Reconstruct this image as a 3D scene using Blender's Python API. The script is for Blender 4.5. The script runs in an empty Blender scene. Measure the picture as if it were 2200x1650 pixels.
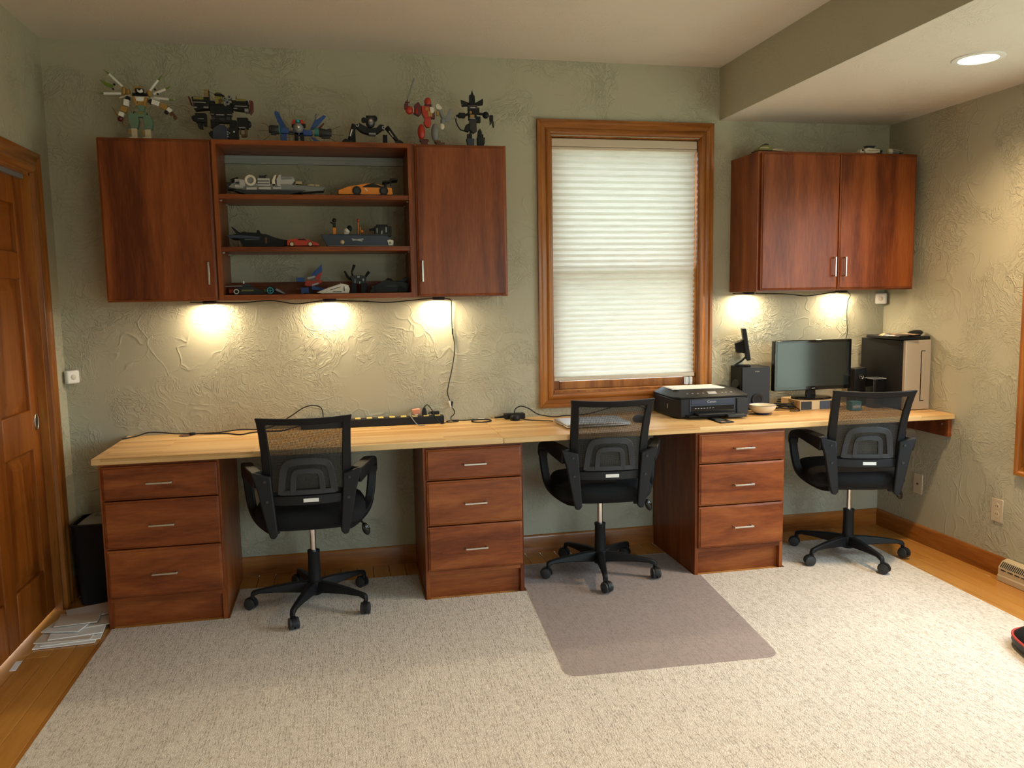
import bpy, math, random
from mathutils import Matrix, Vector, Euler
random.seed(7)
S = bpy.context.scene
COL = S.collection
R = math.radians

# ------------------------------------------------------------------ camera
cam_d = bpy.data.cameras.new('camera')
cam = bpy.data.objects.new('camera', cam_d); COL.objects.link(cam)
cam_d.sensor_fit = 'HORIZONTAL'; cam_d.sensor_width = 36.0
cam_d.lens = 1721.9 / 2200 * 36.0
cam_d.clip_start = 0.05
_r = Vector((0.9786461, -0.20489394, -0.01644018)); _u = Vector((0.03841405, 0.10373402, 0.99386298)); _f = Vector((0.20193109, 0.97327166, -0.1093897))
cam.matrix_world = Matrix(((_r.x, _u.x, -_f.x, 1.3297), (_r.y, _u.y, -_f.y, -4.2178), (_r.z, _u.z, -_f.z, 1.4190), (0, 0, 0, 1)))
S.camera = cam

# ------------------------------------------------------------------ world, exposure
W_ = bpy.data.worlds.new('daylight'); S.world = W_; W_.use_nodes = True
_bg = W_.node_tree.nodes['Background']
# overcast sky above the horizon, lawn and trees below it
_nt = W_.node_tree; _tc = _nt.nodes.new('ShaderNodeTexCoord'); _sp = _nt.nodes.new('ShaderNodeSeparateXYZ'); _rp = _nt.nodes.new('ShaderNodeValToRGB')
_nt.links.new(_tc.outputs['Generated'], _sp.inputs[0]); _nt.links.new(_sp.outputs['Z'], _rp.inputs[0]); _nt.links.new(_rp.outputs[0], _bg.inputs[0])
_rp.color_ramp.elements[0].position = 0.0; _rp.color_ramp.elements[0].color = (0.30, 0.34, 0.28, 1)
_rp.color_ramp.elements[1].position = 0.06; _rp.color_ramp.elements[1].color = (0.76, 0.90, 1.0, 1)
_bg.inputs[1].default_value = 10.0
S.view_settings.view_transform = 'Standard'; S.view_settings.look = 'None'
S.view_settings.gamma = 1.0; S.view_settings.use_curve_mapping = False
S.view_settings.exposure = 0.25
CAN_W, CAN_LOW_W, PUCK_W = 58.0, 125.0, 2.3
WARM = (1.0, 0.72, 0.42); PUCKC = (1.0, 0.80, 0.50)

# ------------------------------------------------------------------ room numbers (metres)
XW, HC, HL, XS, YF = 4.462, 2.641, 2.361, 3.402, -6.2
ZD, ZDB, DD = 0.762, 0.735, 0.606
RUG = 0.006

# ------------------------------------------------------------------ materials
def newmat(name):
    m = bpy.data.materials.new(name); m.use_nodes = True
    nt = m.node_tree; b = nt.nodes['Principled BSDF']
    return m, nt, b
def N(nt, t, **kw):
    n = nt.nodes.new(t)
    for k, v in kw.items():
        if k in n.inputs: n.inputs[k].default_value = v
        else: setattr(n, k, v)
    return n
def L(nt, a, b): nt.links.new(a, b)
def ramp(nt, stops, fac=None):
    n = nt.nodes.new('ShaderNodeValToRGB'); cr = n.color_ramp
    while len(cr.elements) < len(stops): cr.elements.new(0.5)
    for e, (p, c) in zip(cr.elements, stops): e.position = p; e.color = (*c, 1) if len(c) == 3 else c
    if fac is not None: L(nt, fac, n.inputs[0])
    return n
def plain(name, c, rough=0.5, metal=0.0, spec=0.5, bump=0.0, bscale=200, coat=0.0, emit=None, alpha=None, trans=0.0):
    m, nt, b = newmat(name)
    b.inputs['Base Color'].default_value = (*c, 1); b.inputs['Roughness'].default_value = rough
    b.inputs['Metallic'].default_value = metal; b.inputs['Specular IOR Level'].default_value = spec
    b.inputs['Coat Weight'].default_value = coat; b.inputs['Transmission Weight'].default_value = trans
    if emit: b.inputs['Emission Color'].default_value = (*emit[0], 1); b.inputs['Emission Strength'].default_value = emit[1]
    tc = N(nt, 'ShaderNodeTexCoord'); no = N(nt, 'ShaderNodeTexNoise', Scale=bscale, Detail=3.0)
    L(nt, tc.outputs['Object'], no.inputs['Vector'])
    mr = N(nt, 'ShaderNodeMapRange'); mr.inputs[3].default_value = max(0.0, rough - .06); mr.inputs[4].default_value = min(1, rough + .06)
    L(nt, no.outputs[0], mr.inputs[0]); L(nt, mr.outputs[0], b.inputs['Roughness'])
    if bump:
        bp = N(nt, 'ShaderNodeBump', Strength=1.0, Distance=bump); L(nt, no.outputs[0], bp.inputs['Height']); L(nt, bp.outputs[0], b.inputs['Normal'])
    return m
def wood(name, stops, axis='z', scale=1.0, rough=0.38, stretch=14.0, spec=0.32, fine=0.25, coat=0.0, ring=6.0):
    """long-grain wood: noise stretched along one object axis, varied per object"""
    m, nt, b = newmat(name)
    tc = N(nt, 'ShaderNodeTexCoord'); oi = N(nt, 'ShaderNodeObjectInfo')
    mul = N(nt, 'ShaderNodeVectorMath', operation='SCALE'); 
    comb = N(nt, 'ShaderNodeCombineXYZ'); L(nt, oi.outputs['Random'], comb.inputs[0]); L(nt, oi.outputs['Random'], comb.inputs[1]); L(nt, oi.outputs['Random'], comb.inputs[2])
    L(nt, comb.outputs[0], mul.inputs[0]); mul.inputs['Scale'].default_value = 37.0
    add = N(nt, 'ShaderNodeVectorMath', operation='ADD'); L(nt, tc.outputs['Object'], add.inputs[0]); L(nt, mul.outputs[0], add.inputs[1])
    mp = N(nt, 'ShaderNodeMapping'); s = [scale] * 3; s['xyz'.index(axis)] = scale / stretch; mp.inputs['Scale'].default_value = s
    L(nt, add.outputs[0], mp.inputs['Vector'])
    n1 = N(nt, 'ShaderNodeTexNoise', Scale=ring, Detail=3.0, Roughness=0.55, Distortion=1.1); L(nt, mp.outputs[0], n1.inputs['Vector'])
    n2 = N(nt, 'ShaderNodeTexNoise', Scale=110.0, Detail=3.0, Roughness=0.6); L(nt, mp.outputs[0], n2.inputs['Vector'])
    mx = N(nt, 'ShaderNodeMix', data_type='FLOAT'); mx.inputs[0].default_value = fine
    L(nt, n1.outputs[0], mx.inputs[2]); L(nt, n2.outputs[0], mx.inputs[3])
    rp = ramp(nt, stops, mx.outputs[0]); L(nt, rp.outputs[0], b.inputs['Base Color'])
    b.inputs['Roughness'].default_value = rough; b.inputs['Specular IOR Level'].default_value = spec; b.inputs['Coat Weight'].default_value = coat; b.inputs['Coat Roughness'].default_value = .15
    bp = N(nt, 'ShaderNodeBump', Strength=0.25, Distance=0.0006); L(nt, n2.outputs[0], bp.inputs['Height']); L(nt, bp.outputs[0], b.inputs['Normal'])
    return m

M = {}
CH = [(0.34, (0.105, 0.021, 0.0048)), (0.45, (0.185, 0.0415, 0.0088)), (0.54, (0.245, 0.061, 0.0132)), (0.66, (0.33, 0.097, 0.0225))]
M['cherry_v'] = wood('cherry_laminate_vertical', CH, 'z', 1.0, 0.36, 9.0, ring=7.0)
M['cherry_h'] = wood('cherry_laminate_horizontal', CH, 'x', 1.0, 0.36, 7.0, ring=8.0)
OK_ = [(0.32, (0.16, 0.046, 0.007)), (0.5, (0.325, 0.108, 0.017)), (0.68, (0.46, 0.178, 0.034))]
M['oak_v'] = wood('honey_trim_vertical', OK_, 'z', 1.0, 0.30, 12.0, coat=0.25, ring=10)
M['oak_x'] = wood('honey_trim_horizontal', OK_, 'x', 1.0, 0.30, 12.0, coat=0.25, ring=10)
M['oak_y'] = wood('honey_trim_depth', OK_, 'y', 1.0, 0.30, 12.0, coat=0.25, ring=10)
FL = [(0.28, (0.40, 0.170, 0.034)), (0.5, (0.52, 0.240, 0.052)), (0.72, (0.60, 0.300, 0.080))]
M['floor_wood'] = wood('maple_plank', FL, 'y', 1.0, 0.22, 10.0, coat=0.3, ring=9)
DR = [(p, (c[0] * .78, c[1] * .62, c[2] * .45)) for p, c in OK_]
M['door_v'] = wood('stained_door_wood', DR, 'z', 1.0, 0.36, 12.0, coat=0.08, ring=8)
M['subfloor'] = plain('subfloor', (0.20, 0.10, 0.035), 0.7)

# butcher block: staves laid along x
def butcher():
    m, nt, b = newmat('butcher_block')
    tc = N(nt, 'ShaderNodeTexCoord')
    br = N(nt, 'ShaderNodeTexBrick', Scale=1.0); br.inputs['Brick Width'].default_value = 0.62; br.inputs['Row Height'].default_value = 0.036
    br.inputs['Mortar Size'].default_value = 0.0; br.offset = 0.37; br.inputs['Bias'].default_value = 0.0
    br.inputs['Color1'].default_value = (0, 0, 0, 1); br.inputs['Color2'].default_value = (1, 1, 1, 1)
    sx = N(nt, 'ShaderNodeSeparateXYZ'); L(nt, tc.outputs['Object'], sx.inputs[0])
    ad = N(nt, 'ShaderNodeMath', operation='ADD'); L(nt, sx.outputs['Y'], ad.inputs[0]); L(nt, sx.outputs['Z'], ad.inputs[1])
    cb = N(nt, 'ShaderNodeCombineXYZ'); L(nt, sx.outputs['X'], cb.inputs[0]); L(nt, ad.outputs[0], cb.inputs[1]); L(nt, cb.outputs[0], br.inputs['Vector'])
    mp = N(nt, 'ShaderNodeMapping'); mp.inputs['Scale'].default_value = (0.10, 1, 1); L(nt, tc.outputs['Object'], mp.inputs[0])
    n = N(nt, 'ShaderNodeTexNoise', Scale=60.0, Detail=4.0, Roughness=.6); L(nt, mp.outputs[0], n.inputs[0])
    mx = N(nt, 'ShaderNodeMix', data_type='FLOAT'); mx.inputs[0].default_value = .42; L(nt, br.outputs['Color'], mx.inputs[2]); L(nt, n.outputs[0], mx.inputs[3])
    rp = ramp(nt, [(0.10, (0.50, 0.26, 0.08)), (0.5, (0.69, 0.43, 0.18)), (0.88, (0.79, 0.55, 0.265))], mx.outputs[0]); L(nt, rp.outputs[0], b.inputs['Base Color'])
    b.inputs['Roughness'].default_value = .34
    return m
M['butcher'] = butcher()

# hand-trowelled wall: smooth patches broken by knocked-down ridges and pitted areas
def plaster(name, col, strength=1.0):
    m, nt, b = newmat(name)
    tc = N(nt, 'ShaderNodeTexCoord')
    wn = N(nt, 'ShaderNodeTexNoise', Scale=2.6, Detail=3.0); L(nt, tc.outputs['Object'], wn.inputs['Vector'])
    sc = N(nt, 'ShaderNodeVectorMath', operation='SCALE'); sc.inputs['Scale'].default_value = 0.55; L(nt, wn.outputs['Color'], sc.inputs[0])
    ad = N(nt, 'ShaderNodeVectorMath', operation='ADD'); L(nt, tc.outputs['Object'], ad.inputs[0]); L(nt, sc.outputs[0], ad.inputs[1])
    vo = N(nt, 'ShaderNodeTexVoronoi', feature='DISTANCE_TO_EDGE', Scale=7.5); L(nt, ad.outputs[0], vo.inputs['Vector'])
    rd = ramp(nt, [(0.0, (.5, .5, .5)), (0.03, (.22, .22, .22)), (0.065, (0, 0, 0))], vo.outputs['Distance'])
    mk = N(nt, 'ShaderNodeTexNoise', Scale=4.5, Detail=2.0); L(nt, tc.outputs['Object'], mk.inputs['Vector'])
    mkr = ramp(nt, [(0.46, (0, 0, 0)), (0.57, (1, 1, 1))], mk.outputs[0])
    m1 = N(nt, 'ShaderNodeMath', operation='MULTIPLY'); L(nt, rd.outputs[0], m1.inputs[0]); L(nt, mkr.outputs[0], m1.inputs[1])
    pv = N(nt, 'ShaderNodeTexNoise', Scale=34.0, Detail=2.5, Distortion=1.6); L(nt, ad.outputs[0], pv.inputs['Vector'])
    pr = ramp(nt, [(0.47, (0, 0, 0)), (0.56, (1, 1, 1))], pv.outputs[0])
    mk2 = N(nt, 'ShaderNodeTexNoise', Scale=3.2, Detail=2.0); L(nt, ad.outputs[0], mk2.inputs['Vector'])
    mk2r = ramp(nt, [(0.42, (0, 0, 0)), (0.58, (1, 1, 1))], mk2.outputs[0])
    m2 = N(nt, 'ShaderNodeMath', operation='MULTIPLY'); L(nt, pr.outputs[0], m2.inputs[0]); L(nt, mk2r.outputs[0], m2.inputs[1])
    m2s = N(nt, 'ShaderNodeMath', operation='MULTIPLY'); L(nt, m2.outputs[0], m2s.inputs[0]); m2s.inputs[1].default_value = .8
    fn = N(nt, 'ShaderNodeTexNoise', Scale=150.0, Detail=2.0); L(nt, tc.outputs['Object'], fn.inputs['Vector'])
    fs = N(nt, 'ShaderNodeMath', operation='MULTIPLY'); L(nt, fn.outputs[0], fs.inputs[0]); fs.inputs[1].default_value = .10
    s1 = N(nt, 'ShaderNodeMath', operation='ADD'); L(nt, m1.outputs[0], s1.inputs[0]); L(nt, m2s.outputs[0], s1.inputs[1])
    s2 = N(nt, 'ShaderNodeMath', operation='ADD'); L(nt, s1.outputs[0], s2.inputs[0]); L(nt, fs.outputs[0], s2.inputs[1])
    bp = N(nt, 'ShaderNodeBump', Strength=1.0, Distance=0.0031 * strength); L(nt, s2.outputs[0], bp.inputs['Height']); L(nt, bp.outputs[0], b.inputs['Normal'])
    b.inputs['Base Color'].default_value = (*col, 1); b.inputs['Roughness'].default_value = .55; b.inputs['Specular IOR Level'].default_value = .3
    return m
M['wall'] = plaster('sage_wall_paint', (0.46, 0.435, 0.325))
M['soffit'] = plaster('sage_soffit_paint', (0.46, 0.435, 0.325), .25)
M['ceiling'] = plaster('ceiling_paint', (0.70, 0.635, 0.555), .35)

def carpet():
    """loop pile with short grooves running away from the desk, staggered column by column"""
    m, nt, b = newmat('loop_carpet')
    def mt(op, a, c=None):
        n = N(nt, 'ShaderNodeMath', operation=op)
        for i, v in enumerate((a, c)):
            if v is None: continue
            if isinstance(v, (int, float)): n.inputs[i].default_value = v
            else: L(nt, v, n.inputs[i])
        return n.outputs[0]
    tc = N(nt, 'ShaderNodeTexCoord'); wn0 = N(nt, 'ShaderNodeTexNoise', Scale=26.0, Detail=1.0); L(nt, tc.outputs['Object'], wn0.inputs[0])
    sx = N(nt, 'ShaderNodeSeparateXYZ'); L(nt, tc.outputs['Object'], sx.inputs[0])
    xw = mt('ADD', sx.outputs['X'], mt('MULTIPLY', wn0.outputs[0], .010))
    cx = mt('DIVIDE', xw, .0105); col = mt('FLOOR', cx); fx = mt('FRACT', cx)
    w1 = N(nt, 'ShaderNodeTexWhiteNoise', noise_dimensions='1D'); L(nt, col, w1.inputs['W'])
    cy = mt('ADD', mt('DIVIDE', sx.outputs['Y'], .052), mt('MULTIPLY', w1.outputs['Value'], 9.0)); row = mt('FLOOR', cy); fy = mt('FRACT', cy)
    cb = N(nt, 'ShaderNodeCombineXYZ'); L(nt, col, cb.inputs[0]); L(nt, row, cb.inputs[1])
    w2 = N(nt, 'ShaderNodeTexWhiteNoise', noise_dimensions='2D'); L(nt, cb.outputs[0], w2.inputs['Vector'])
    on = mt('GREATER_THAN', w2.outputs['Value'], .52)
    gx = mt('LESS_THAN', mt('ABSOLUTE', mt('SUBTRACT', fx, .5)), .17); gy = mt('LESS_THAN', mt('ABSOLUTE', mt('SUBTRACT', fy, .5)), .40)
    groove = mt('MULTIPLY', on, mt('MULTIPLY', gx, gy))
    pile = N(nt, 'ShaderNodeTexVoronoi', Scale=210.0); L(nt, tc.outputs['Object'], pile.inputs['Vector'])
    n3 = N(nt, 'ShaderNodeTexNoise', Scale=80.0, Detail=3.0); L(nt, tc.outputs['Object'], n3.inputs[0])
    h = mt('SUBTRACT', mt('MULTIPLY', pile.outputs['Distance'], -.7), groove)
    bp = N(nt, 'ShaderNodeBump', Strength=1.0, Distance=0.0035); L(nt, h, bp.inputs['Height']); L(nt, bp.outputs[0], b.inputs['Normal'])
    t = mt('SUBTRACT', n3.outputs[0], mt('MULTIPLY', groove, .22))  # yarn shade inside the grooves is put into the colour
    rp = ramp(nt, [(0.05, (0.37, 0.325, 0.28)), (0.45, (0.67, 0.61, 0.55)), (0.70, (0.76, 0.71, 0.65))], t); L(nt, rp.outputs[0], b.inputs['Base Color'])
    b.inputs['Roughness'].default_value = .95; b.inputs['Specular IOR Level'].default_value = .1
    return m
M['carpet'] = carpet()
M['carpet_edge'] = plain('carpet_binding', (0.50, 0.43, 0.36), .9)

def matplastic():
    m, nt, b = newmat('clear_chair_mat')
    out = nt.nodes['Material Output']
    tr = N(nt, 'ShaderNodeBsdfTransparent'); tr.inputs[0].default_value = (0.90, 0.87, 0.87, 1)
    tc = N(nt, 'ShaderNodeTexCoord'); vo = N(nt, 'ShaderNodeTexVoronoi', Scale=60.0); vo.inputs['Randomness'].default_value = .25; L(nt, tc.outputs['Object'], vo.inputs['Vector'])
    rp = ramp(nt, [(0.0, (1, 1, 1)), (0.16, (.6, .6, .6)), (0.24, (0, 0, 0))], vo.outputs['Distance'])
    b.inputs['Base Color'].default_value = (0.56, 0.51, 0.52, 1); b.inputs['Roughness'].default_value = .38
    bp = N(nt, 'ShaderNodeBump', Strength=1.0, Distance=.0012); L(nt, rp.outputs[0], bp.inputs['Height']); L(nt, bp.outputs[0], b.inputs['Normal'])
    mx = N(nt, 'ShaderNodeMixShader'); mx.inputs[0].default_value = .24
    L(nt, tr.outputs[0], mx.inputs[1]); L(nt, b.outputs[0], mx.inputs[2]); L(nt, mx.outputs[0], out.inputs[0])
    return m
M['mat'] = matplastic()

def meshfabric():
    """open-weave black chair mesh: tiny holes between threads"""
    m, nt, b = newmat('chair_mesh_fabric')
    out = nt.nodes['Material Output']
    b.inputs['Base Color'].default_value = (0.012, 0.012, 0.014, 1); b.inputs['Roughness'].default_value = .7
    tc = N(nt, 'ShaderNodeTexCoord'); mp = N(nt, 'ShaderNodeMapping'); mp.inputs['Scale'].default_value = (330, 0, 330); L(nt, tc.outputs['Object'], mp.inputs[0])
    vo = N(nt, 'ShaderNodeTexVoronoi', Scale=1.0); vo.inputs['Randomness'].default_value = .15; L(nt, mp.outputs[0], vo.inputs['Vector'])
    rp = ramp(nt, [(0.25, (0, 0, 0)), (0.32, (1, 1, 1))], vo.outputs['Distance'])
    tr = N(nt, 'ShaderNodeBsdfTransparent')
    mx = N(nt, 'ShaderNodeMixShader'); L(nt, rp.outputs[0], mx.inputs[0]); L(nt, tr.outputs[0], mx.inputs[1]); L(nt, b.outputs[0], mx.inputs[2]); L(nt, mx.outputs[0], out.inputs[0])
    return m
M['mesh'] = meshfabric()

def shadefab():
    m, nt, b = newmat('cellular_shade_fabric')
    out = nt.nodes['Material Output']
    tc = N(nt, 'ShaderNodeTexCoord'); mp = N(nt, 'ShaderNodeMapping'); mp.inputs['Scale'].default_value = (.12, 1, 1); L(nt, tc.outputs['Object'], mp.inputs[0])
    n = N(nt, 'ShaderNodeTexNoise', Scale=90.0, Detail=3.0); L(nt, mp.outputs[0], n.inputs[0])
    rp = ramp(nt, [(0.3, (0.68, 0.635, 0.56)), (0.7, (0.76, 0.725, 0.655))], n.outputs[0])
    df = N(nt, 'ShaderNodeBsdfDiffuse'); tl = N(nt, 'ShaderNodeBsdfTranslucent'); L(nt, rp.outputs[0], df.inputs[0]); L(nt, rp.outputs[0], tl.inputs[0])
    mx = N(nt, 'ShaderNodeMixShader'); mx.inputs[0].default_value = .15; L(nt, df.outputs[0], mx.inputs[1]); L(nt, tl.outputs[0], mx.inputs[2]); L(nt, mx.outputs[0], out.inputs[0])
    return m
M['shade'] = shadefab()
def glassmat():
    m, nt, b = newmat('window_glass'); out = nt.nodes['Material Output']
    tr = N(nt, 'ShaderNodeBsdfTransparent'); tr.inputs[0].default_value = (.93, .96, .95, 1)
    gl = N(nt, 'ShaderNodeBsdfGlossy'); gl.inputs['Roughness'].default_value = .02
    mx = N(nt, 'ShaderNodeMixShader'); mx.inputs[0].default_value = .06; L(nt, tr.outputs[0], mx.inputs[1]); L(nt, gl.outputs[0], mx.inputs[2]); L(nt, mx.outputs[0], out.inputs[0])
    return m
M['glass'] = glassmat()

for k, a in dict(
    blackpl=((.009, .009, .0105), .48), blacksm=((.010, .010, .011), .25), blackfab=((.008, .008, .009), .9), darkgrey=((.035, .035, .038), .45),
    grey=((.20, .205, .21), .45), lightgrey=((.42, .42, .42), .45), white=((.78, .76, .72), .4), offwhite=((.66, .60, .50), .45),
    gold=((.36, .20, .045), .35), tan=((.52, .40, .24), .4), sandgreen=((.13, .21, .15), .4), olive=((.20, .18, .04), .45),
    blue=((.018, .07, .26), .35), red=((.42, .03, .012), .35), maroon=((.10, .012, .012), .35), orange=((.70, .22, .018), .3),
    navy=((.022, .032, .06), .4), teal=((.04, .33, .36), .35), yellow=((.75, .55, .16), .5), brown=((.12, .05, .02), .5),
    cream=((.62, .52, .36), .45), paper=((.80, .78, .76), .7), envelope=((.66, .58, .49), .7), subgrey=((.028, .029, .033), .5),
    plate=((.60, .50, .36), .35), redfab=((.45, .035, .025), .7), tealtoy=((.03, .20, .20), .4), padblack=((.020, .022, .028), .55), bag=((.30, .30, .28), .35),
    ceramic=((.75, .66, .50), .2), cobalt=((.02, .03, .16), .25), cardboard=((.56, .40, .23), .6), turquoise=((.05, .20, .22), .4), rubber=((.02, .02, .02), .8),
    trim=((.62, .52, .40), .4), salmon=((.62, .27, .17), .5)).items():
    M[k] = plain(k, a[0], a[1], spec=.28 if k in ('blackpl', 'darkgrey', 'subgrey', 'rubber', 'blackfab') else .5)
M['silver'] = plain('brushed_nickel', (.58, .55, .50), .32, 1.0)
M['chrome'] = plain('chrome', (.75, .76, .78), .12, 1.0)
M['alu'] = plain('laptop_aluminium', (.62, .62, .63), .38, .9)
M['pcsilver'] = plain('silver_plastic', (.47, .40, .32), .42, .35)
M['screen'] = plain('screen_glass', (.012, .017, .017), .16, 0, .8)
M['transgreen'] = plain('clear_green_plastic', (.26, .42, .03), .15, 0, .5, trans=.6)
M['transgold'] = plain('clear_amber_plastic', (.38, .20, .03), .15, 0, .5, trans=.5)
M['lens_puck'] = plain('puck_lens', (1, 1, 1), .3, emit=((1, .86, .62), 60.0))
M['lens_can'] = plain('downlight_lens', (1, 1, 1), .3, emit=((1, .80, .52), 14.0))
M['gloss'] = plain('piano_black', (.006, .006, .007), .08, 0, .6)

# ------------------------------------------------------------------ mesh helpers
MAT4 = {}
def mat_of(o):
    return MAT4.get(o.name, Matrix.Identity(4)) if o is not None else Matrix.Identity(4)
class MB:
    def __init__(s): s.v = []; s.f = []
    def add(s, vs, fs, T=None):
        b = len(s.v)
        s.v += [tuple(T @ Vector(v)) if T is not None else tuple(v) for v in vs]
        s.f += [tuple(b + i for i in f) for f in fs]; return s
    def box(s, x0, x1, y0, y1, z0, z1, T=None):
        return s.add([(x0, y0, z0), (x1, y0, z0), (x1, y1, z0), (x0, y1, z0), (x0, y0, z1), (x1, y0, z1), (x1, y1, z1), (x0, y1, z1)],
                     [(3, 2, 1, 0), (4, 5, 6, 7), (0, 1, 5, 4), (1, 2, 6, 5), (2, 3, 7, 6), (3, 0, 4, 7)], T)
    def cbox(s, c, d, rot=(0, 0, 0)):
        T = Matrix.Translation(c) @ Euler([R(a) for a in rot]).to_matrix().to_4x4()
        return s.box(-d[0] / 2, d[0] / 2, -d[1] / 2, d[1] / 2, -d[2] / 2, d[2] / 2, T)
    def cyl(s, p0, p1, r0, r1=None, n=16):
        r1 = r0 if r1 is None else r1; p0 = Vector(p0); p1 = Vector(p1); a = (p1 - p0).normalized()
        t = Vector((1, 0, 0)) if abs(a.x) < .9 else Vector((0, 1, 0)); u = a.cross(t).normalized(); w = a.cross(u)
        vs = []
        for p, r in ((p0, r0), (p1, r1)):
            for i in range(n):
                q = 2 * math.pi * i / n; vs.append(p + u * (r * math.cos(q)) + w * (r * math.sin(q)))
        fs = [(i, (i + 1) % n, n + (i + 1) % n, n + i) for i in range(n)] + [tuple(range(n - 1, -1, -1)), tuple(range(n, 2 * n))]
        return s.add(vs, fs)
    def lathe(s, prof, c=(0, 0, 0), n=24, T=None):
        vs = []; fs = []; k = len(prof)
        for r, z in prof:
            for i in range(n):
                q = 2 * math.pi * i / n; vs.append((c[0] + r * math.cos(q), c[1] + r * math.sin(q), c[2] + z))
        for j in range(k - 1):
            for i in range(n): fs.append((j * n + i, j * n + (i + 1) % n, (j + 1) * n + (i + 1) % n, (j + 1) * n + i))
        closed = prof[0] == prof[-1]
        if prof[0][0] > 1e-5 and not closed: fs.append(tuple(range(n - 1, -1, -1)))
        if prof[-1][0] > 1e-5 and not closed: fs.append(tuple((k - 1) * n + i for i in range(n)))
        return s.add(vs, fs, T)
    def ell(s, c, r, n=14, m=9, rot=(0, 0, 0)):
        T = Matrix.Translation(c) @ Euler([R(a) for a in rot]).to_matrix().to_4x4()
        vs = [(0, 0, -r[2])]; fs = []
        for j in range(1, m):
            t = math.pi * j / m - math.pi / 2
            for i in range(n):
                q = 2 * math.pi * i / n; vs.append((r[0] * math.cos(t) * math.cos(q), r[1] * math.cos(t) * math.sin(q), r[2] * math.sin(t)))
        vs.append((0, 0, r[2])); e = len(vs) - 1
        for i in range(n):
            fs.append((0, 1 + (i + 1) % n, 1 + i)); fs.append((e, e - n + i, e - n + (i + 1) % n))
        for j in range(m - 2):
            for i in range(n): fs.append((1 + j * n + i, 1 + j * n + (i + 1) % n, 1 + (j + 1) * n + (i + 1) % n, 1 + (j + 1) * n + i))
        return s.add(vs, fs, T)
    def prism(s, poly, axis, a, b, T=None):
        n = len(poly)
        def P(p, h): return {'y': (p[0], h, p[1]), 'x': (h, p[0], p[1]), 'z': (p[0], p[1], h)}[axis]
        vs = [P(p, a) for p in poly] + [P(p, b) for p in poly]
        fs = [(i, (i + 1) % n, n + (i + 1) % n, n + i) for i in range(n)] + [tuple(range(n - 1, -1, -1)), tuple(range(n, 2 * n))]
        return s.add(vs, fs, T)
    def rings(s, rr, close=True, caps=True):
        n = len(rr[0]); vs = [v for r in rr for v in r]; fs = []
        for j in range(len(rr) - 1):
            for i in range(n if close else n - 1): fs.append((j * n + i, j * n + (i + 1) % n, (j + 1) * n + (i + 1) % n, (j + 1) * n + i))
        if caps: fs += [tuple(range(n - 1, -1, -1)), tuple((len(rr) - 1) * n + i for i in range(n))]
        return s.add(vs, fs)
    def tube(s, path, r, n=7, closed=False):
        P = [Vector(p) for p in path]; k = len(P); rr = []; up = None
        for i in range(k):
            a = P[(i + 1) % k] - P[i] if (closed or i < k - 1) else P[i] - P[i - 1]
            b = P[i] - P[i - 1] if (closed or i > 0) else a
            t = (a.normalized() + b.normalized()).normalized()
            if up is None: up = Vector((0, 0, 1)) if abs(t.z) < .9 else Vector((1, 0, 0))
            u = (up - t * up.dot(t)).normalized(); w = t.cross(u); up = u
            rr.append([P[i] + u * (r * math.cos(2 * math.pi * q / n)) + w * (r * math.sin(2 * math.pi * q / n)) for q in range(n)])
        if closed: return s.rings(rr + [rr[0]], True, False)
        return s.rings(rr)
    def strap(s, path, widths, thick, side):
        """flat bar along a path: width along `side`, thickness across"""
        P = [Vector(p) for p in path]; k = len(P); rr = []
        for i in range(k):
            t = (P[min(i + 1, k - 1)] - P[max(i - 1, 0)]).normalized(); sd = Vector(side[i] if isinstance(side, list) else side); sd = (sd - t * sd.dot(t)).normalized(); nn = t.cross(sd)
            w = widths[i] / 2; h = (thick[i] if isinstance(thick, (list, tuple)) else thick) / 2
            rr.append([P[i] + sd * w + nn * h, P[i] - sd * w + nn * h, P[i] - sd * w - nn * h, P[i] + sd * w - nn * h])
        return s.rings(rr)
    def build(s, name, mat, parent=None, bevel=0.0, seg=2, local=False, angle=38, smooth=True, loc=None, sub=0):
        me = bpy.data.meshes.new(name)
        if parent is not None and not local:
            I = mat_of(parent).inverted(); vs = [tuple(I @ Vector(v)) for v in s.v]
        elif parent is None and loc is not None:
            vs = [(v[0] - loc[0], v[1] - loc[1], v[2] - loc[2]) for v in s.v]
        else: vs = s.v
        me.from_pydata(vs, [], s.f); me.update()
        import bmesh
        bm = bmesh.new(); bm.from_mesh(me); bmesh.ops.recalc_face_normals(bm, faces=bm.faces); bm.to_mesh(me); bm.free()
        me.materials.append(M[mat] if isinstance(mat, str) else mat)
        if smooth: me.shade_smooth(); me.set_sharp_from_angle(angle=R(angle))
        o = bpy.data.objects.new(name, me); COL.objects.link(o)
        if parent is not None: o.parent = parent; MAT4[o.name] = mat_of(parent)
        elif loc is not None: o.location = loc; MAT4[o.name] = Matrix.Translation(loc)
        if bevel:
            b = o.modifiers.new('bevel', 'BEVEL'); b.width = bevel; b.segments = seg; b.limit_method = 'ANGLE'; b.angle_limit = R(35); b.harden_normals = False
        if sub:
            d = o.modifiers.new('sub', 'SUBSURF'); d.levels = sub; d.render_levels = sub
        return o
def tag(o, label=None, cat=None, group=None, kind=None):
    if label: o['label'] = label
    if cat: o['category'] = cat
    if group: o['group'] = group
    if kind: o['kind'] = kind
    return o
def thing(name, label, cat, loc=(0, 0, 0), rz=0.0, group=None, kind=None):
    o = bpy.data.objects.new(name, None); COL.objects.link(o); o.empty_display_size = .05
    o.location = loc; o.rotation_euler = (0, 0, rz); MAT4[o.name] = Matrix.Translation(loc) @ Matrix.Rotation(rz, 4, 'Z')
    return tag(o, label, cat, group, kind)
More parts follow.
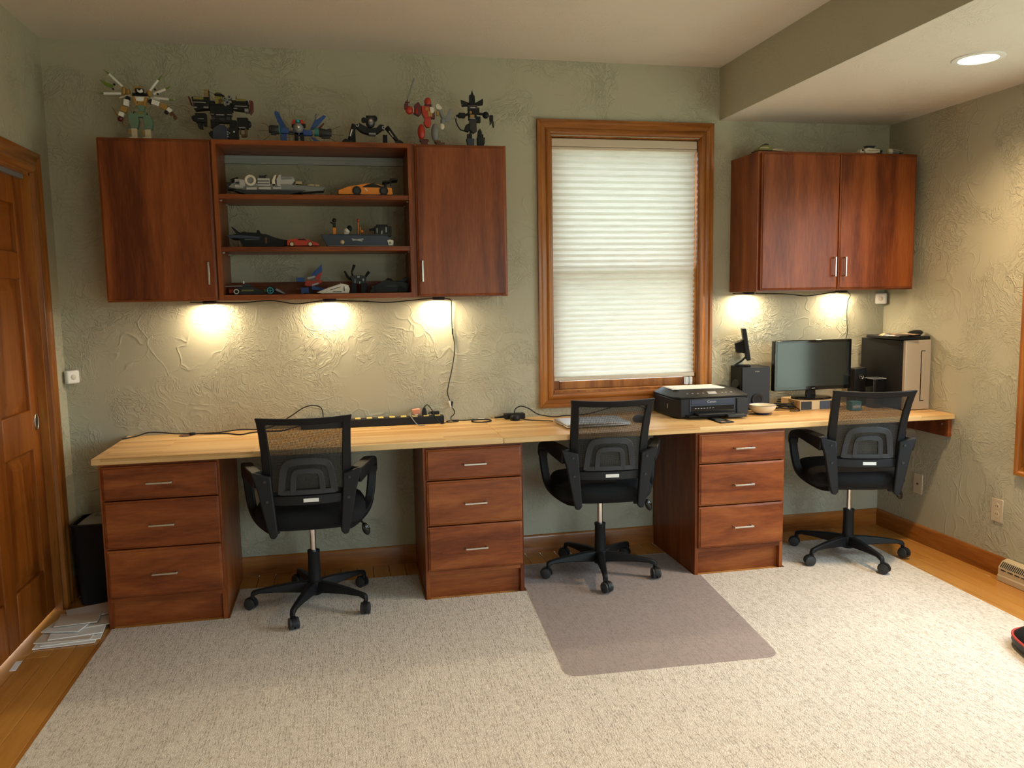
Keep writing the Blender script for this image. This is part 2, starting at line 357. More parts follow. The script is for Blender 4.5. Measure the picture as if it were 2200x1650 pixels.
def struct(o, label=None): o['kind'] = 'structure'; o['label'] = label or o.name.replace('_', ' '); return o
def copy_tree(o, parent=None):
    c = o.copy(); COL.objects.link(c)
    if parent is not None: c.parent = parent
    for ch in list(o.children): copy_tree(ch, c)
    return c
def text(name, body, size, loc, rot, mat, parent, extrude=.0004):
    cu = bpy.data.curves.new(name, 'FONT'); cu.body = body; cu.size = size; cu.extrude = extrude; cu.align_x = 'CENTER'; cu.align_y = 'CENTER'
    tmp = bpy.data.objects.new(name, cu); COL.objects.link(tmp); cu.materials.append(M[mat])
    me = bpy.data.meshes.new_from_object(tmp.evaluated_get(bpy.context.evaluated_depsgraph_get()))
    bpy.data.objects.remove(tmp); bpy.data.curves.remove(cu)
    o = bpy.data.objects.new(name, me); COL.objects.link(o)
    o.parent = parent; o.matrix_local = mat_of(parent).inverted() @ (Matrix.Translation(loc) @ Euler([R(a) for a in rot]).to_matrix().to_4x4())
    return o
def smoothpath(pts, k=5):
    P = [Vector(p) for p in pts]; out = []
    for i in range(len(P) - 1):
        p0, p1, p2, p3 = P[max(i - 1, 0)], P[i], P[i + 1], P[min(i + 2, len(P) - 1)]
        for j in range(k):
            t = j / k; out.append(.5 * ((2 * p1) + (p2 - p0) * t + (2 * p0 - 5 * p1 + 4 * p2 - p3) * t * t + (3 * p1 - p0 - 3 * p2 + p3) * t ** 3))
    out.append(P[-1]); return out

# ================================================================== SETTING
T_ = .14   # wall thickness
def wallpiece(name, m, boxes, label):
    b = MB()
    for q in boxes: b.box(*q)
    return struct(b.build(name, m, smooth=False), label)
WX0, WX1, WZ0, WZ1 = 2.435, 3.281, .885, 2.258          # window opening, back wall
wallpiece('wall_back', 'wall', [(-T_, WX0, 0, T_, 0, HC), (WX1, XW + T_, 0, T_, 0, HC), (WX0, WX1, 0, T_, 0, WZ0), (WX0, WX1, 0, T_, WZ1, HC)], 'sage green textured back wall behind the long desk')
DY0, DY1, DZ = -1.18, -.26, 1.99                        # door opening, left wall
wallpiece('wall_left', 'wall', [(-T_, 0, DY1, 0, 0, HC), (-T_, 0, YF, DY0, 0, HC), (-T_, 0, DY0, DY1, DZ, HC)], 'sage green left wall with the wooden door')
RY0, RY1, RZ0, RZ1 = -2.75, -1.09, .605, 2.02           # window opening, right wall
wallpiece('wall_right', 'wall', [(XW, XW + T_, RY1, 0, 0, HC), (XW, XW + T_, YF, RY0, 0, HC), (XW, XW + T_, RY0, RY1, 0, RZ0), (XW, XW + T_, RY0, RY1, RZ1, HC)], 'sage green right wall with two electrical plates')
FX0, FX1, FZ0, FZ1 = 2.3, 4.25, .35, 2.1
wallpiece('wall_front', 'wall', [(-T_, FX0, YF - T_, YF, 0, HC), (FX1, XW + T_, YF - T_, YF, 0, HC), (FX0, FX1, YF - T_, YF, 0, FZ0), (FX0, FX1, YF - T_, YF, FZ1, HC)], 'wall behind the camera')
wallpiece('ceiling', 'ceiling', [(-T_, XS, YF - T_, T_, HC, HC + .1)], 'off white main ceiling')
cl = wallpiece('ceiling_low', 'ceiling', [(XS, XW + T_, YF - T_, T_, HL, HL + .02)], 'lower off white ceiling above the wall cabinet on the right')
wallpiece('soffit', 'soffit', [(XS - .004, XS, YF, 0, HL, HC)], 'sage green vertical drop where the ceiling steps down')
wallpiece('ceiling_void', 'ceiling', [(XS + .05, XW + T_, YF - T_, T_, HC, HC + .1)], 'ceiling structure above the dropped part')

# floor: sub floor with single planks
fl = struct(MB().box(-T_, XW + T_, YF - T_, T_, -.06, -.013).build('floor', 'subfloor', smooth=False), 'honey maple strip floor')
PW = .0828
def plank(x, y0, y1):
    g = .0006
    return MB().box(x + g, x + PW - g, y0 + g, y1 - g, -.013, 0).build('plank', 'floor_wood', fl, bevel=.0012, seg=1)
n_cols = int(math.ceil((XW + .06) / PW))
for i in range(n_cols):
    x = -.06 + i * PW
    if x + PW < .40 or x > 3.98:
        y = 0.0; first = random.uniform(.5, 1.3)
        while y > -4.4:
            ln = first if y == 0 else random.uniform(.9, 1.6)
            plank(x, y - ln, y); y -= ln
    else:
        ln = random.uniform(.62, .7); plank(x, -ln, 0)

# baseboards
def base(name, axis, a, b, label):
    pr = [(0, 0), (.0135, 0), (.0135, .078), (.0115, .084), (.0115, .092), (.006, .100), (0, .100)]
    m = MB()
    if axis == 'x': m.prism([(-p[0], p[1]) for p in pr], 'x', a, b); o = m.build(name, 'oak_x')
    elif axis == 'r': m.prism([(XW - p[0], p[1]) for p in pr], 'y', a, b); o = m.build(name, 'oak_y')
    else: m.prism([(p[0], p[1]) for p in pr], 'y', a, b); o = m.build(name, 'oak_y')
    return struct(o, label)
base('baseboard_back', 'x', .0, XW, 'honey wood baseboard under the desk')
base('baseboard_right', 'r', -.985, -.0136, 'honey wood baseboard along the right wall')
base('baseboard_left', 'l', -.163, -.0136, 'short honey wood baseboard beside the door')

# window in the back wall
w1 = struct(thing('window_1', None, None, (2.858, 0, .827)), 'double hung window with honey wood casing in back wall')
CW = .078
prof = [(0, 0), (.018, .004), (.022, .018), (.020, .028), (.014, .034), (.014, .055), (.020, .062), (.020, .078), (0, .078)]   # (out from wall, from inner edge)
def mitred(parent, name, x0, x1, z0, z1, mv, mh, plane='y', at=0.0, sgn=-1):
    """four mitred casing boards around an opening; profile runs from inner edge outwards"""
    def pt(u, v, h): return (u, at + sgn * h, v) if plane == 'y' else (at + sgn * h, u, v)
    c = [(x0, z0, -1, -1), (x1, z0, 1, -1), (x1, z1, 1, 1), (x0, z1, -1, 1)]
    for i in range(4):
        a, b = c[i], c[(i + 1) % 4]
        rr = [[pt(q[0] + q[2] * d, q[1] + q[3] * d, h) for h, d in prof] for q in (a, b)]
        MB().rings(rr).build(name, mh if i % 2 == 0 else mv, parent, bevel=.0015, seg=1)
mitred(w1, 'casing', WX0, WX1, WZ0, WZ1 + .004, 'oak_v', 'oak_x')
j = MB()
for q in ((WX0, WX0 + .006, 0, T_, WZ0, WZ1), (WX1 - .006, WX1, 0, T_, WZ0, WZ1), (WX0, WX1, 0, T_, WZ1 - .006, WZ1), (WX0, WX1, -.0, T_, WZ0, WZ0 + .012)): j.box(*q)
j.build('jamb', 'oak_v', w1)
def sash(nm, z0, z1, y):
    s = MB(); w = .045
    for q in ((WX0 + .006, WX0 + .006 + w, y, y + .032, z0, z1), (WX1 - .006 - w, WX1 - .006, y, y + .032, z0, z1), (WX0 + .006 + w, WX1 - .006 - w, y, y + .032, z0, z0 + w), (WX0 + .006 + w, WX1 - .006 - w, y, y + .032, z1 - w, z1)): s.box(*q)
    o = s.build(nm, 'oak_v', w1, bevel=.003)
    MB().box(WX0 + .05, WX1 - .05, y + .013, y + .018, z0 + w - .003, z1 - w + .003).build('pane', 'glass', o, smooth=False)
sash('lower_sash', WZ0 + .012, 1.575, .062); sash('upper_sash', 1.53, WZ1 - .006, .098)

# cellular shade, pulled almost to the sill
sh = thing('window_shade', 'pale cellular pleated shade lowered over the back window', 'window shade', (2.855, .03, .945))
MB().box(2.4425, 3.2735, .012, .052, 2.206, 2.2485).build('headrail', 'trim', sh, bevel=.004)
MB().box(2.4425, 3.2735, .014, .048, 2.191, 2.2045).build('top_strip', 'trim', sh, bevel=.003)
zs = []; z = 2.191; k = 0
while z > .972:
    zs.append(z); z -= .0135 + .0045 * max(0, (z - 1.2) / 1.0); k += 1
zs.append(.970)
va = []; fa = []
for i, zz in enumerate(zs):
    y = .020 if i % 2 == 0 else .033
    va += [(2.4445, y, zz), (3.2665, y, zz)]
for i in range(len(zs) - 1): fa.append((2 * i, 2 * i + 1, 2 * i + 3, 2 * i + 2))
MB().add(va, fa).build('pleated_fabric', 'shade', sh, smooth=False)
MB().box(2.4425, 3.2685, .012, .042, .948, .970).build('bottom_rail', 'trim', sh, bevel=.004)
for x in (3.212, 3.238): MB().box(x, x + .017, .008, .03, .902, .946).build('clip', 'white', sh, bevel=.003)

# window in the right wall (only its casing edge is in view; it lets daylight in)
w2 = struct(thing('window_2', None, None, (XW, -1.9, .53)), 'window with honey wood casing at right edge of photo')
mitred(w2, 'casing', RY0, RY1, RZ0, RZ1, 'oak_v', 'oak_y', 'x', XW, -1)
s = MB()
for q in ((RY0, RY0 + .05, RZ0, RZ1), (RY1 - .05, RY1, RZ0, RZ1), (RY0, RY1, RZ0, RZ0 + .05), (RY0, RY1, RZ1 - .05, RZ1), (-1.95, -1.89, RZ0, RZ1)): s.box(XW + .05, XW + .09, q[0], q[1], q[2], q[3])
s.build('sash', 'oak_v', w2, bevel=.003)
MB().box(XW + .068, XW + .072, RY0 + .04, RY1 - .04, RZ0 + .04, RZ1 - .04).build('pane', 'glass', w2, smooth=False)
w3 = struct(thing('fill_window', None, None, (3.27, YF, FZ0)), 'unseen window added behind the camera for daylight fill')  # unseen window, added to bring fill daylight from the front
s = MB()
for q in ((FX0, FX0 + .06, FZ0, FZ1), (FX1 - .06, FX1, FZ0, FZ1), (FX0, FX1, FZ0, FZ0 + .06), (FX0, FX1, FZ1 - .06, FZ1), (3.24, 3.30, FZ0, FZ1)): s.box(q[0], q[1], YF - .09, YF - .05, q[2], q[3])
s.build('sash', 'oak_v', w3, bevel=.003)
MB().box(FX0 + .05, FX1 - .05, YF - .072, YF - .068, FZ0 + .05, FZ1 - .05).build('pane', 'glass', w3, smooth=False)
def portal(name, loc, rot, sx, sy):
    l = bpy.data.lights.new(name, 'AREA'); l.shape = 'RECTANGLE'; l.size = sx; l.size_y = sy; l.cycles.is_portal = True
    o = bpy.data.objects.new(name, l); COL.objects.link(o); o.location = loc; o.rotation_euler = rot
portal('sky_portal_right', (XW + .12, (RY0 + RY1) / 2, (RZ0 + RZ1) / 2), (0, R(90), 0), RZ1 - RZ0, RY1 - RY0)
portal('sky_portal_front', ((FX0 + FX1) / 2, YF - T_ - .01, (FZ0 + FZ1) / 2), (R(90), 0, 0), FX1 - FX0, FZ1 - FZ0)
portal('sky_portal_back', ((WX0 + WX1) / 2, T_ + .01, (WZ0 + WZ1) / 2), (R(-90), 0, 0), WX1 - WX0, WZ1 - WZ0)

# door in the left wall
d1 = struct(thing('door_1', None, None, (-.05, -.72, 0)), 'honey wood six panel pocket door at left')
XD = -.034
lf = MB()
ys = [(-1.20, -1.10), (-.79, -.67), (-.36, -.22)]; zr = [(.012, .225), (.778, .955), (1.525, 1.642), (1.846, 1.985)]
for a, b in ys: lf.box(XD - .035, XD, a, b, .012, 1.985)
for a, b in zr:
    lf.box(XD - .035, XD, -1.10, -.79, a, b); lf.box(XD - .035, XD, -.67, -.36, a, b)
leaf = lf.build('leaf', 'door_v', d1, bevel=.006, seg=2)
for (ya, yb) in ((-1.10, -.79), (-.67, -.36)):
    for (za, zb) in ((.225, .778), (.955, 1.525), (1.642, 1.846)):
        def rg(i, x): return [(x, ya + i, za + i), (x, yb - i, za + i), (x, yb - i, zb - i), (x, ya + i, zb - i)]
        MB().rings([rg(-.004, XD - .03), rg(-.004, XD - .018), rg(.016, XD - .018), rg(.05, XD - .006), rg(.06, XD - .006)]).build('panel', 'door_v', leaf, angle=20)
hd = MB(); ring = [(XD + .0015, -.318 + .021 * math.cos(t * math.pi / 12), .895 + .034 * math.sin(t * math.pi / 12)) for t in range(24)]
hd.tube(ring, .004, 6, True)
ho = hd.build('flush_pull', 'silver', leaf)
MB().ell((XD + .0005, -.318, .895), (.002, .019, .032)).build('pull_cup', 'darkgrey', ho if False else leaf)
MB().box(XD + .001, XD + .02, -1.15, -.292, 1.960, 1.984).build('track', 'grey', d1, bevel=.002)
j = MB()
for q in ((-T_, .0, DY1 - .012, DY1, 0, DZ), (-T_, 0, DY0, DY0 + .012, 0, DZ), (-T_, 0, DY0, DY1, DZ - .012, DZ)): j.box(*q)
j.build('jamb', 'oak_v', d1)
t1 = struct(thing('trim_1', None, None, (0, -.72, 0)), 'honey wood casing around the door')
def caseboard(rr, m): MB().rings(rr).build('casing', m, t1, bevel=.0015, seg=1)
P2 = [(h, d * .095 / .078) for h, d in prof]
caseboard([[(h, DY1 + d, 0) for h, d in P2], [(h, DY1 + d, DZ + d) for h, d in P2]], 'oak_v')
caseboard([[(h, DY0 - d, 0) for h, d in P2], [(h, DY0 - d, DZ + d) for h, d in P2]], 'oak_v')
caseboard([[(h, DY0 - d, DZ + d) for h, d in P2], [(h, DY1 + d, DZ + d) for h, d in P2]], 'oak_y')

# rug and chair mat
rp = [(.288, -4.6), (3.99, -4.6), (4.165, -.21), (3.506, -.21), (3.506, -.575), (3.005, -.575), (3.005, -.21), (2.141, -.21), (2.141, -.575), (1.652, -.575), (1.652, -.21), (.777, -.21), (.777, -.575), (.288, -.575)]
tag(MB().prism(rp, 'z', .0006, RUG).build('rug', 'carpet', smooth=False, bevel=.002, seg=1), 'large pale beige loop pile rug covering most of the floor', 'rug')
def rounded(poly, rs):
    out = []; n = len(poly)
    for i in range(n):
        p = Vector(poly[i]); r = rs[i]
        if r <= 0: out.append(tuple(p)); continue
        a = (Vector(poly[i - 1]) - p).normalized(); b = (Vector(poly[(i + 1) % n]) - p).normalized()
        for t in range(7):
            q = t / 6; out.append(tuple((p + a * r) * (1 - q) ** 2 + p * 2 * q * (1 - q) + (p + b * r) * q * q))
    return out
mp_ = rounded([(2.147, -.225), (2.998, -.225), (2.998, -.575), (3.035, -.592), (2.942, -1.505), (2.086, -1.474), (2.142, -.585)], [.02, .02, 0, 0, .06, .06, 0])
tag(MB().prism(mp_, 'z', RUG + .0004, RUG + .003).build('chair_mat', 'mat', loc=(2.55, -.85, RUG), smooth=False), 'clear plastic chair mat on the rug under the middle chair', 'floor mat')

# recessed downlights
def can(x, y, z, label, watts, group='recessed ceiling downlights', cone=150, blend=1.0):
    o = thing('downlight', label, 'ceiling light', (x, y, z), 0, group)
    MB().lathe([(.072, 0), (.076, -.006), (.098, -.004), (.100, 0)], (x, y, z - .0003)).build('trim_ring', 'white', o)
    MB().lathe([(.0001, -.002), (.072, -.002), (.072, -.0005)], (x, y, z - .0003), 28).build('lens', 'lens_can', o)
    l = bpy.data.lights.new('downlight_lamp', 'SPOT'); l.energy = watts; l.color = WARM; l.shadow_soft_size = .06; l.spot_size = R(cone); l.spot_blend = blend
    q = bpy.data.objects.new('downlight_lamp', l); COL.objects.link(q); q.parent = o; q.location = (0, 0, -.012)
can(3.93, -1.257, HL, 'lit recessed downlight in the lower ceiling at top right', CAN_LOW_W)
can(3.93, -3.3, HL, 'recessed downlight in the lower ceiling, nearer the camera', CAN_W, cone=100, blend=.5)
for x, wd in ((.75, 'left'), (1.80, 'middle'), (2.85, 'right')):
    can(x, -3.4, HC, 'recessed downlight in the main ceiling behind the camera, %s of the row' % wd, CAN_W, cone=100, blend=.5)

# ================================================================== DESK AND CABINETS
def desktop(x0, x1, label):
    o = MB().box(x0, x1, -DD, -.002, ZDB, ZD).build('desktop', 'butcher', loc=((x0 + x1) / 2, -DD / 2, ZDB), bevel=.003)
    return tag(o, label, 'desktop', 'butcher block desktops')
desktop(.2616, 2.0345, 'butcher block desktop at left, under the long open wall shelf')
desktop(2.0355, XW - .003, 'butcher block desktop at right, carrying the printer and monitor')
gr = MB().lathe([(.0001, -.0005), (.028, -.0005), (.031, .0025), (.034, .001), (.034, 0)], (.548, -.085, ZD + .0006), 24).build('cable_grommet', 'brown', loc=(.548, -.085, ZD))
tag(gr, 'round brown cable grommet set into the left desktop', 'grommet')
ct = thing('wall_cleat', 'dark cherry support cleat on right wall under the desktop end', 'bracket', (XW - .02, -.3, .637))
MB().box(XW - .024, XW - .002, -.583, -.016, .637, ZDB - .0006).build('board', 'cherry_h', ct, bevel=.001)
for y in (-.54, -.12): MB().cyl((XW - .0245, y, .70), (XW - .0225, y, .70), .005).build('screw', 'silver', ct)

def bar_handle(parent, c, ln, vertical, y):
    h = .008; m = MB(); x, z = c
    if vertical:
        m.box(x - h / 2, x + h / 2, y - .032, y - .024, z - ln / 2, z + ln / 2)
        for q in (-1, 1): zz = z + q * (ln / 2 - h / 2); m.box(x - h / 2, x + h / 2, y - .024, y, zz - h / 2, zz + h / 2)
    else:
        m.box(x - ln / 2, x + ln / 2, y - .032, y - .024, z - h / 2, z + h / 2)
        for q in (-1, 1): xx = x + q * (ln / 2 - h / 2); m.box(xx - h / 2, xx + h / 2, y - .024, y, z - h / 2, z + h / 2)
    return m.build('handle', 'silver', parent, bevel=.0012)
UF = -.5665
def front(parent, name, x0, x1, z0, z1, y, m, th=.019):
    """slab front with a small moulded edge"""
    e = .007
    def rg(i, yy): return [(x0 + i, yy, z0 + i), (x1 - i, yy, z0 + i), (x1 - i, yy, z1 - i), (x0 + i, yy, z1 - i)]
    return MB().rings([rg(0, y), rg(0, y - th + .006), rg(e, y - th + .0035), rg(e + .002, y - th)]).build(name, m, parent, bevel=.001, seg=1, angle=20)
def drawer_unit(x0, x1, label):
    o = thing('drawer_unit', label, 'drawer cabinet', ((x0 + x1) / 2, -.29, 0), 0, 'three drawer desk pedestals')
    yb = -.0145; t = .018; zt = ZDB - .0006
    MB().box(x0, x0 + t, UF, yb, 0.0003, zt).build('side_panel', 'cherry_v', o, bevel=.0008, seg=1)
    MB().box(x1 - t, x1, UF, yb, 0.0003, zt).build('side_panel', 'cherry_v', o, bevel=.0008, seg=1)
    MB().box(x0 + t, x1 - t, yb - .012, yb, .12, zt).build('back_panel', 'cherry_v', o)
    MB().box(x0 + t, x1 - t, UF + .001, yb - .012, zt - .018, zt).build('top_panel', 'cherry_h', o)
    MB().box(x0 + t, x1 - t, UF + .001, yb - .012, .118, .136).build('bottom_panel', 'cherry_h', o)
    MB().box(x0 + t, x1 - t, UF + .028, UF + .046, .0003, .118).build('toe_kick', 'cherry_h', o)
    for z0, z1 in ((.5735, .7205), (.3585, .5685), (.1415, .3535)):
        d = front(o, 'drawer', x0 + .013, x1 - .009, z0, z1, UF - .0005, 'cherry_h')
        bar_handle(d, ((x0 + x1) / 2 + .002, (z0 + z1) / 2 + (.0 if z1 - z0 < .17 else -.002)), .105, False, UF - .019)
    return o
drawer_unit(.278, .7693, 'cherry three drawer pedestal at left end beside the wastebasket')
drawer_unit(1.6599, 2.1324, 'cherry three drawer pedestal between the left and middle chairs')
drawer_unit(3.0127, 3.4979, 'cherry three drawer pedestal under the printer')

# wall cabinets
CB, CT = 1.4188, 2.1458
def carcass(o, x0, x1, yf, t=.018, back=True):
    MB().box(x0, x0 + t, yf, -.001, CB, CT).build('side_panel', 'cherry_v', o, bevel=.0008, seg=1)
    MB().box(x1 - t, x1, yf, -.001, CB, CT).build('side_panel', 'cherry_v', o, bevel=.0008, seg=1)
    MB().box(x0 + t, x1 - t, yf, -.001, CT - t, CT).build('top_panel', 'cherry_h', o)
    MB().box(x0 + t, x1 - t, yf, -.001, CB, CB + t).build('bottom_panel', 'cherry_h', o)
    if back: MB().box(x0 + t, x1 - t, -.008, -.001, CB + t, CT - t).build('back_panel', 'cherry_v', o)
YC = -.284
for x0, x1, da, db, hx, lb in ((.2895, .7695, .291, .7635, .7345, 'single door cherry wall cabinet at far left'), (1.6735, 2.1329, 1.687, 2.1265, 1.7085, 'single door cherry wall cabinet left of the window')):
    o = thing('wall_cabinet', lb, 'wall cabinet', ((x0 + x1) / 2, -.15, CB), 0, 'single door wall cabinets')
    carcass(o, x0, x1, YC)
    d = front(o, 'door', da, db, CB + .006, CT - .007, YC - .0005, 'cherry_v')
    bar_handle(d, (hx, 1.5435), .102, True, YC - .019)
# open shelf between
o = thing('wall_shelf', 'open cherry wall shelf full of toy models between two cabinets', 'shelf', (1.22, -.15, CB))
X0, X1 = .7702, 1.6728; t = .019; YS = -.298
MB().box(X0, X0 + t, YS, -.001, CB, CT).build('side_panel', 'cherry_v', o, bevel=.0008, seg=1)
MB().box(X1 - t, X1, YS, -.001, CB, CT).build('side_panel', 'cherry_v', o, bevel=.0008, seg=1)
MB().box(X0 + t, X1 - t, YS, -.001, CT - .021, CT).build('top_panel', 'cherry_h', o)
MB().box(X0 + t, X1 - t, YS, -.001, CB, CB + .024).build('bottom_panel', 'cherry_h', o)
SZ = (1.6645, 1.9035)
for z in SZ:
    sp = MB().box(X0 + t, X1 - t, YS + .004, -.004, z - .021, z).build('shelf_board', 'cherry_h', o, bevel=.0008, seg=1)
    for x in (X0 + t + .004, X1 - t - .004):
        for y in (-.25, -.06): MB().cyl((x - .003, y, z - .0245), (x + .006, y, z - .0245), .0035, n=8).build('shelf_pin', 'lightgrey', sp)
MB().box(X0 + t, X1 - t, -.016, -.001, 2.083, 2.124).build('hanging_rail', 'lightgrey', o, bevel=.002)
MB().box(X0 + t, X1 - t, -.020, -.016, 2.083, 2.106).build('rail_flange', 'lightgrey', o, bevel=.001)
MB().box(X0 + t, X1 - t, -.016, -.001, CB + .0245, 1.506).build('rear_cleat', 'cherry_h', o)
# double cabinet right
o = thing('wall_cabinet', 'double door cherry wall cabinet right of the window', 'wall cabinet', (3.94, -.16, CB))
carcass(o, 3.4697, 4.411, -.3029)
for a, b, hx in ((3.483, 3.9345, 3.9045), (3.9385, 4.398, 3.9655)):
    d = front(o, 'door', a, b, CB + .008, CT - .010, -.3035, 'cherry_v', .02)
    bar_handle(d, (hx, 1.545), .104, True, -.3225)

# under-cabinet puck lights
def puck(x, label, y=-.058):
    o = thing('puck_light', label, 'puck light', (x, y, CB), 0, 'under cabinet puck lights')
    MB().lathe([(.0001, 0), (.032, 0), (.034, -.003), (.033, -.0125), (.029, -.0145), (.029, -.012)], (x, y, CB - .0004)).build('housing', 'blackpl', o)
    MB().lathe([(.0001, -.0135), (.0285, -.0135), (.0285, -.011)], (x, y, CB - .0004)).build('lens', 'lens_puck', o)
    l = bpy.data.lights.new('puck_lamp', 'AREA'); l.shape = 'DISK'; l.size = .05; l.energy = PUCK_W; l.color = PUCKC
    q = bpy.data.objects.new('puck_lamp', l); COL.objects.link(q); q.parent = o; q.location = (0, 0, -.017)
for x, lb in ((.690, 'left puck light under the far left wall cabinet'), (1.262, 'puck light under the middle of the open wall shelf'), (1.812, 'puck light under the cabinet left of the window'),
              (3.556, 'left puck light under the double door wall cabinet'), (4.140, 'right puck light under the double door wall cabinet')): puck(x, lb)

# ================================================================== CHAIRS
def make_chair():
    c = thing('office_chair', 'x', 'office chair')
    B = lambda: MB()
    kw = dict(local=True)
    # five-star base
    hub = MB().lathe([(.0001, .050), (.030, .050), (.036, .058), (.036, .112), (.030, .118), (.0001, .118)], n=20).build('hub', 'blackpl', c, **kw)
    for i in range(5):
        a = R(72 * i); dr = Vector((math.cos(a), math.sin(a), 0)); sd = Vector((-math.sin(a), math.cos(a), 0))
        rr = []
        for r, z0, z1, w in ((.018, .060, .114, .046), (.09, .068, .113, .042), (.18, .074, .104, .034), (.25, .074, .094, .028), (.278, .064, .088, .027), (.288, .050, .078, .026)):
            p = dr * r; rr.append([p + sd * w / 2 + Vector((0, 0, z0)), p - sd * w / 2 + Vector((0, 0, z0)), p - sd * w * .36 + Vector((0, 0, z1)), p + sd * w * .36 + Vector((0, 0, z1))])
        lg = MB().rings(rr).build('base_leg', 'blackpl', c, bevel=.005, **kw)
        # twin-wheel caster, swivelled
        sw = a + R((35, -60, 100, 20, -30)[i]); f = Vector((math.cos(sw), math.sin(sw), 0)); ax = Vector((-math.sin(sw), math.cos(sw), 0))
        p = dr * .279 + f * .012
        wz = Vector((0, 0, .0262))
        st = MB().cyl(dr * .279 + Vector((0, 0, .035)), dr * .279 + Vector((0, 0, .066)), .0085, n=10)
        hood = []
        for q in range(9):
            t = R(-10 + 200 * q / 8); hood.append(p + wz + f * (.0285 * math.cos(t)) + Vector((0, 0, .0285 * math.sin(t))))
        st.strap(hood, [.020] * 9, .004, tuple(ax))
        st.build('caster_stem', 'blackpl', lg, **kw)
        wh = MB()
        for s_ in (-1, 1):
            a0 = p + wz + ax * (s_ * .003); a1 = p + wz + ax * (s_ * .020); wh.cyl(a0, a1, .0258, .0258, 18)
            wh.cyl(a1, p + wz + ax * (s_ * .0235), .0235, .013, 18)
        wh.build('caster_wheel', 'darkgrey', lg, angle=30, **kw)
    MB().lathe([(.0285, .116), (.0265, .245), (.0285, .249), (.0285, .258), (.016, .258)], n=20).build('lift_sleeve', 'blackpl', c, **kw)
    MB().cyl((0, 0, .256), (0, 0, .392), .0135, n=18).build('gas_lift', 'chrome', c, **kw)
    MB().box(-.10, .10, -.11, .10, .386, .414).build('tilt_mechanism', 'blackpl', c, bevel=.008, **kw)
    lv = MB().tube(smoothpath([(.08, .0, .398), (.17, -.01, .396), (.215, -.02, .390), (.232, -.03, .372)]), .005, 8).build('height_lever', 'blackpl', c, **kw)
    MB().ell((.242, -.034, .350), (.017, .011, .032), rot=(0, -18, 0)).build('lever_paddle', 'gloss', lv, **kw)
    # seat cushion
    def sq(sx, sy, z, cy=.015, n=36, e=3.4):
        out = []
        for i in range(n):
            t = 2 * math.pi * i / n; cc, ss = math.cos(t), math.sin(t)
            out.append((sx * math.copysign(abs(cc) ** (2 / e), cc), cy + sy * math.copysign(abs(ss) ** (2 / e), ss), z))
        return out
    MB().rings([sq(.20, .19, .412), sq(.232, .222, .420), sq(.245, .238, .440), sq(.245, .240, .470), sq(.232, .228, .492), sq(.19, .19, .503), sq(.10, .10, .506)]).build('seat', 'blackfab', c, angle=60, **kw)
    MB().rings([sq(.19, .18, .404), sq(.222, .212, .410), sq(.228, .218, .421)]).build('seat_pan', 'blackpl', c, angle=60, **kw)
    # back
    def Y(x, z): return -.230 - (z - .50) * .06 - .95 * max(0, z - .60) ** 2 + .85 * x * x
    def ring3(pts, d): return [(x, Y(x, z) + d, z) for x, z in pts]
    def outline(o):
        xs = [-1 + 2 * i / 10 for i in range(11)]
        if o: lft = [(-.186, .575), (-.186, .64), (-.186, .70), (-.187, .78), (-.189, .86), (-.192, .908)]; top = [(.196 * s_, .932 - .006 * (1 - s_ * s_)) for s_ in xs]
        else: lft = [(-.146, .575), (-.146, .64), (-.147, .70), (-.150, .78), (-.154, .86), (-.157, .893)]; top = [(.155 * s_, .901 - .005 * (1 - s_ * s_)) for s_ in xs]
        return lft + top + [(-x, z) for x, z in reversed(lft)]
    oo, ii = outline(True), outline(False); rr = []
    for (a, b) in zip(oo, ii):
        rr.append([(a[0], Y(*a) - .011, a[1]), (b[0], Y(*b) - .011, b[1]), (b[0], Y(*b) + .011, b[1]), (a[0], Y(*a) + .011, a[1])])
    MB().rings(rr).build('back_frame', 'blackpl', c, bevel=.004, **kw)
    g = MB(); vs = []; nx, nz = 13, 11
    for jz in range(nz):
        z = .560 + (.908 - .560) * jz / (nz - 1); hw = .160 + .006 * (z - .56) / .35
        for ix in range(nx): x = -hw + 2 * hw * ix / (nx - 1); vs.append((x, Y(x, z) + .004, z))
    g.add(vs, [(j_ * nx + i, j_ * nx + i + 1, (j_ + 1) * nx + i + 1, (j_ + 1) * nx + i) for j_ in range(nz - 1) for i in range(nx - 1)])
    g.build('mesh_panel', 'mesh', c, **kw)
    # lumbar support
    def arch(pts, w):
        full = pts + [(-x, z) for x, z in reversed(pts[:-1])]
        p3 = [(x, Y(x, z) - .016, z) for x, z in smoothpath([(a, b, 0) for a, b in full], 4) and [(q.x, q.y) for q in smoothpath([(a, b, 0) for a, b in full], 4)]]
        sides = []
        for i in range(len(p3)):
            t = Vector(p3[min(i + 1, len(p3) - 1)]) - Vector(p3[max(i - 1, 0)]); sides.append(tuple(t.cross(Vector((0, 1, 0))).normalized()))
        return p3, [w] * len(p3), sides
    lu = MB()
    for pts, w in (([(-.112, .585), (-.105, .645), (-.096, .695), (-.080, .720), (-.040, .729), (0, .730)], .030), ([(-.062, .585), (-.060, .630), (-.056, .664), (-.043, .682), (0, .686)], .024)):
        p3, ws, sd = arch(pts, w); lu.strap(p3, ws, .010, sd)
    lu.strap([(x, Y(x, .592) - .016, .592) for x in (-.118, -.06, 0, .06, .118)], [.022] * 5, .010, (0, 0, 1))
    lum = lu.build('lumbar_support', 'darkgrey', c, bevel=.0025, **kw)
    cb = MB().strap([(x, Y(x, .556) - .010, .556) for x in (-.158, -.08, 0, .08, .158)], [.042] * 5, .016, (0, 0, 1)).build('cross_bar', 'blackpl', c, bevel=.003, **kw)
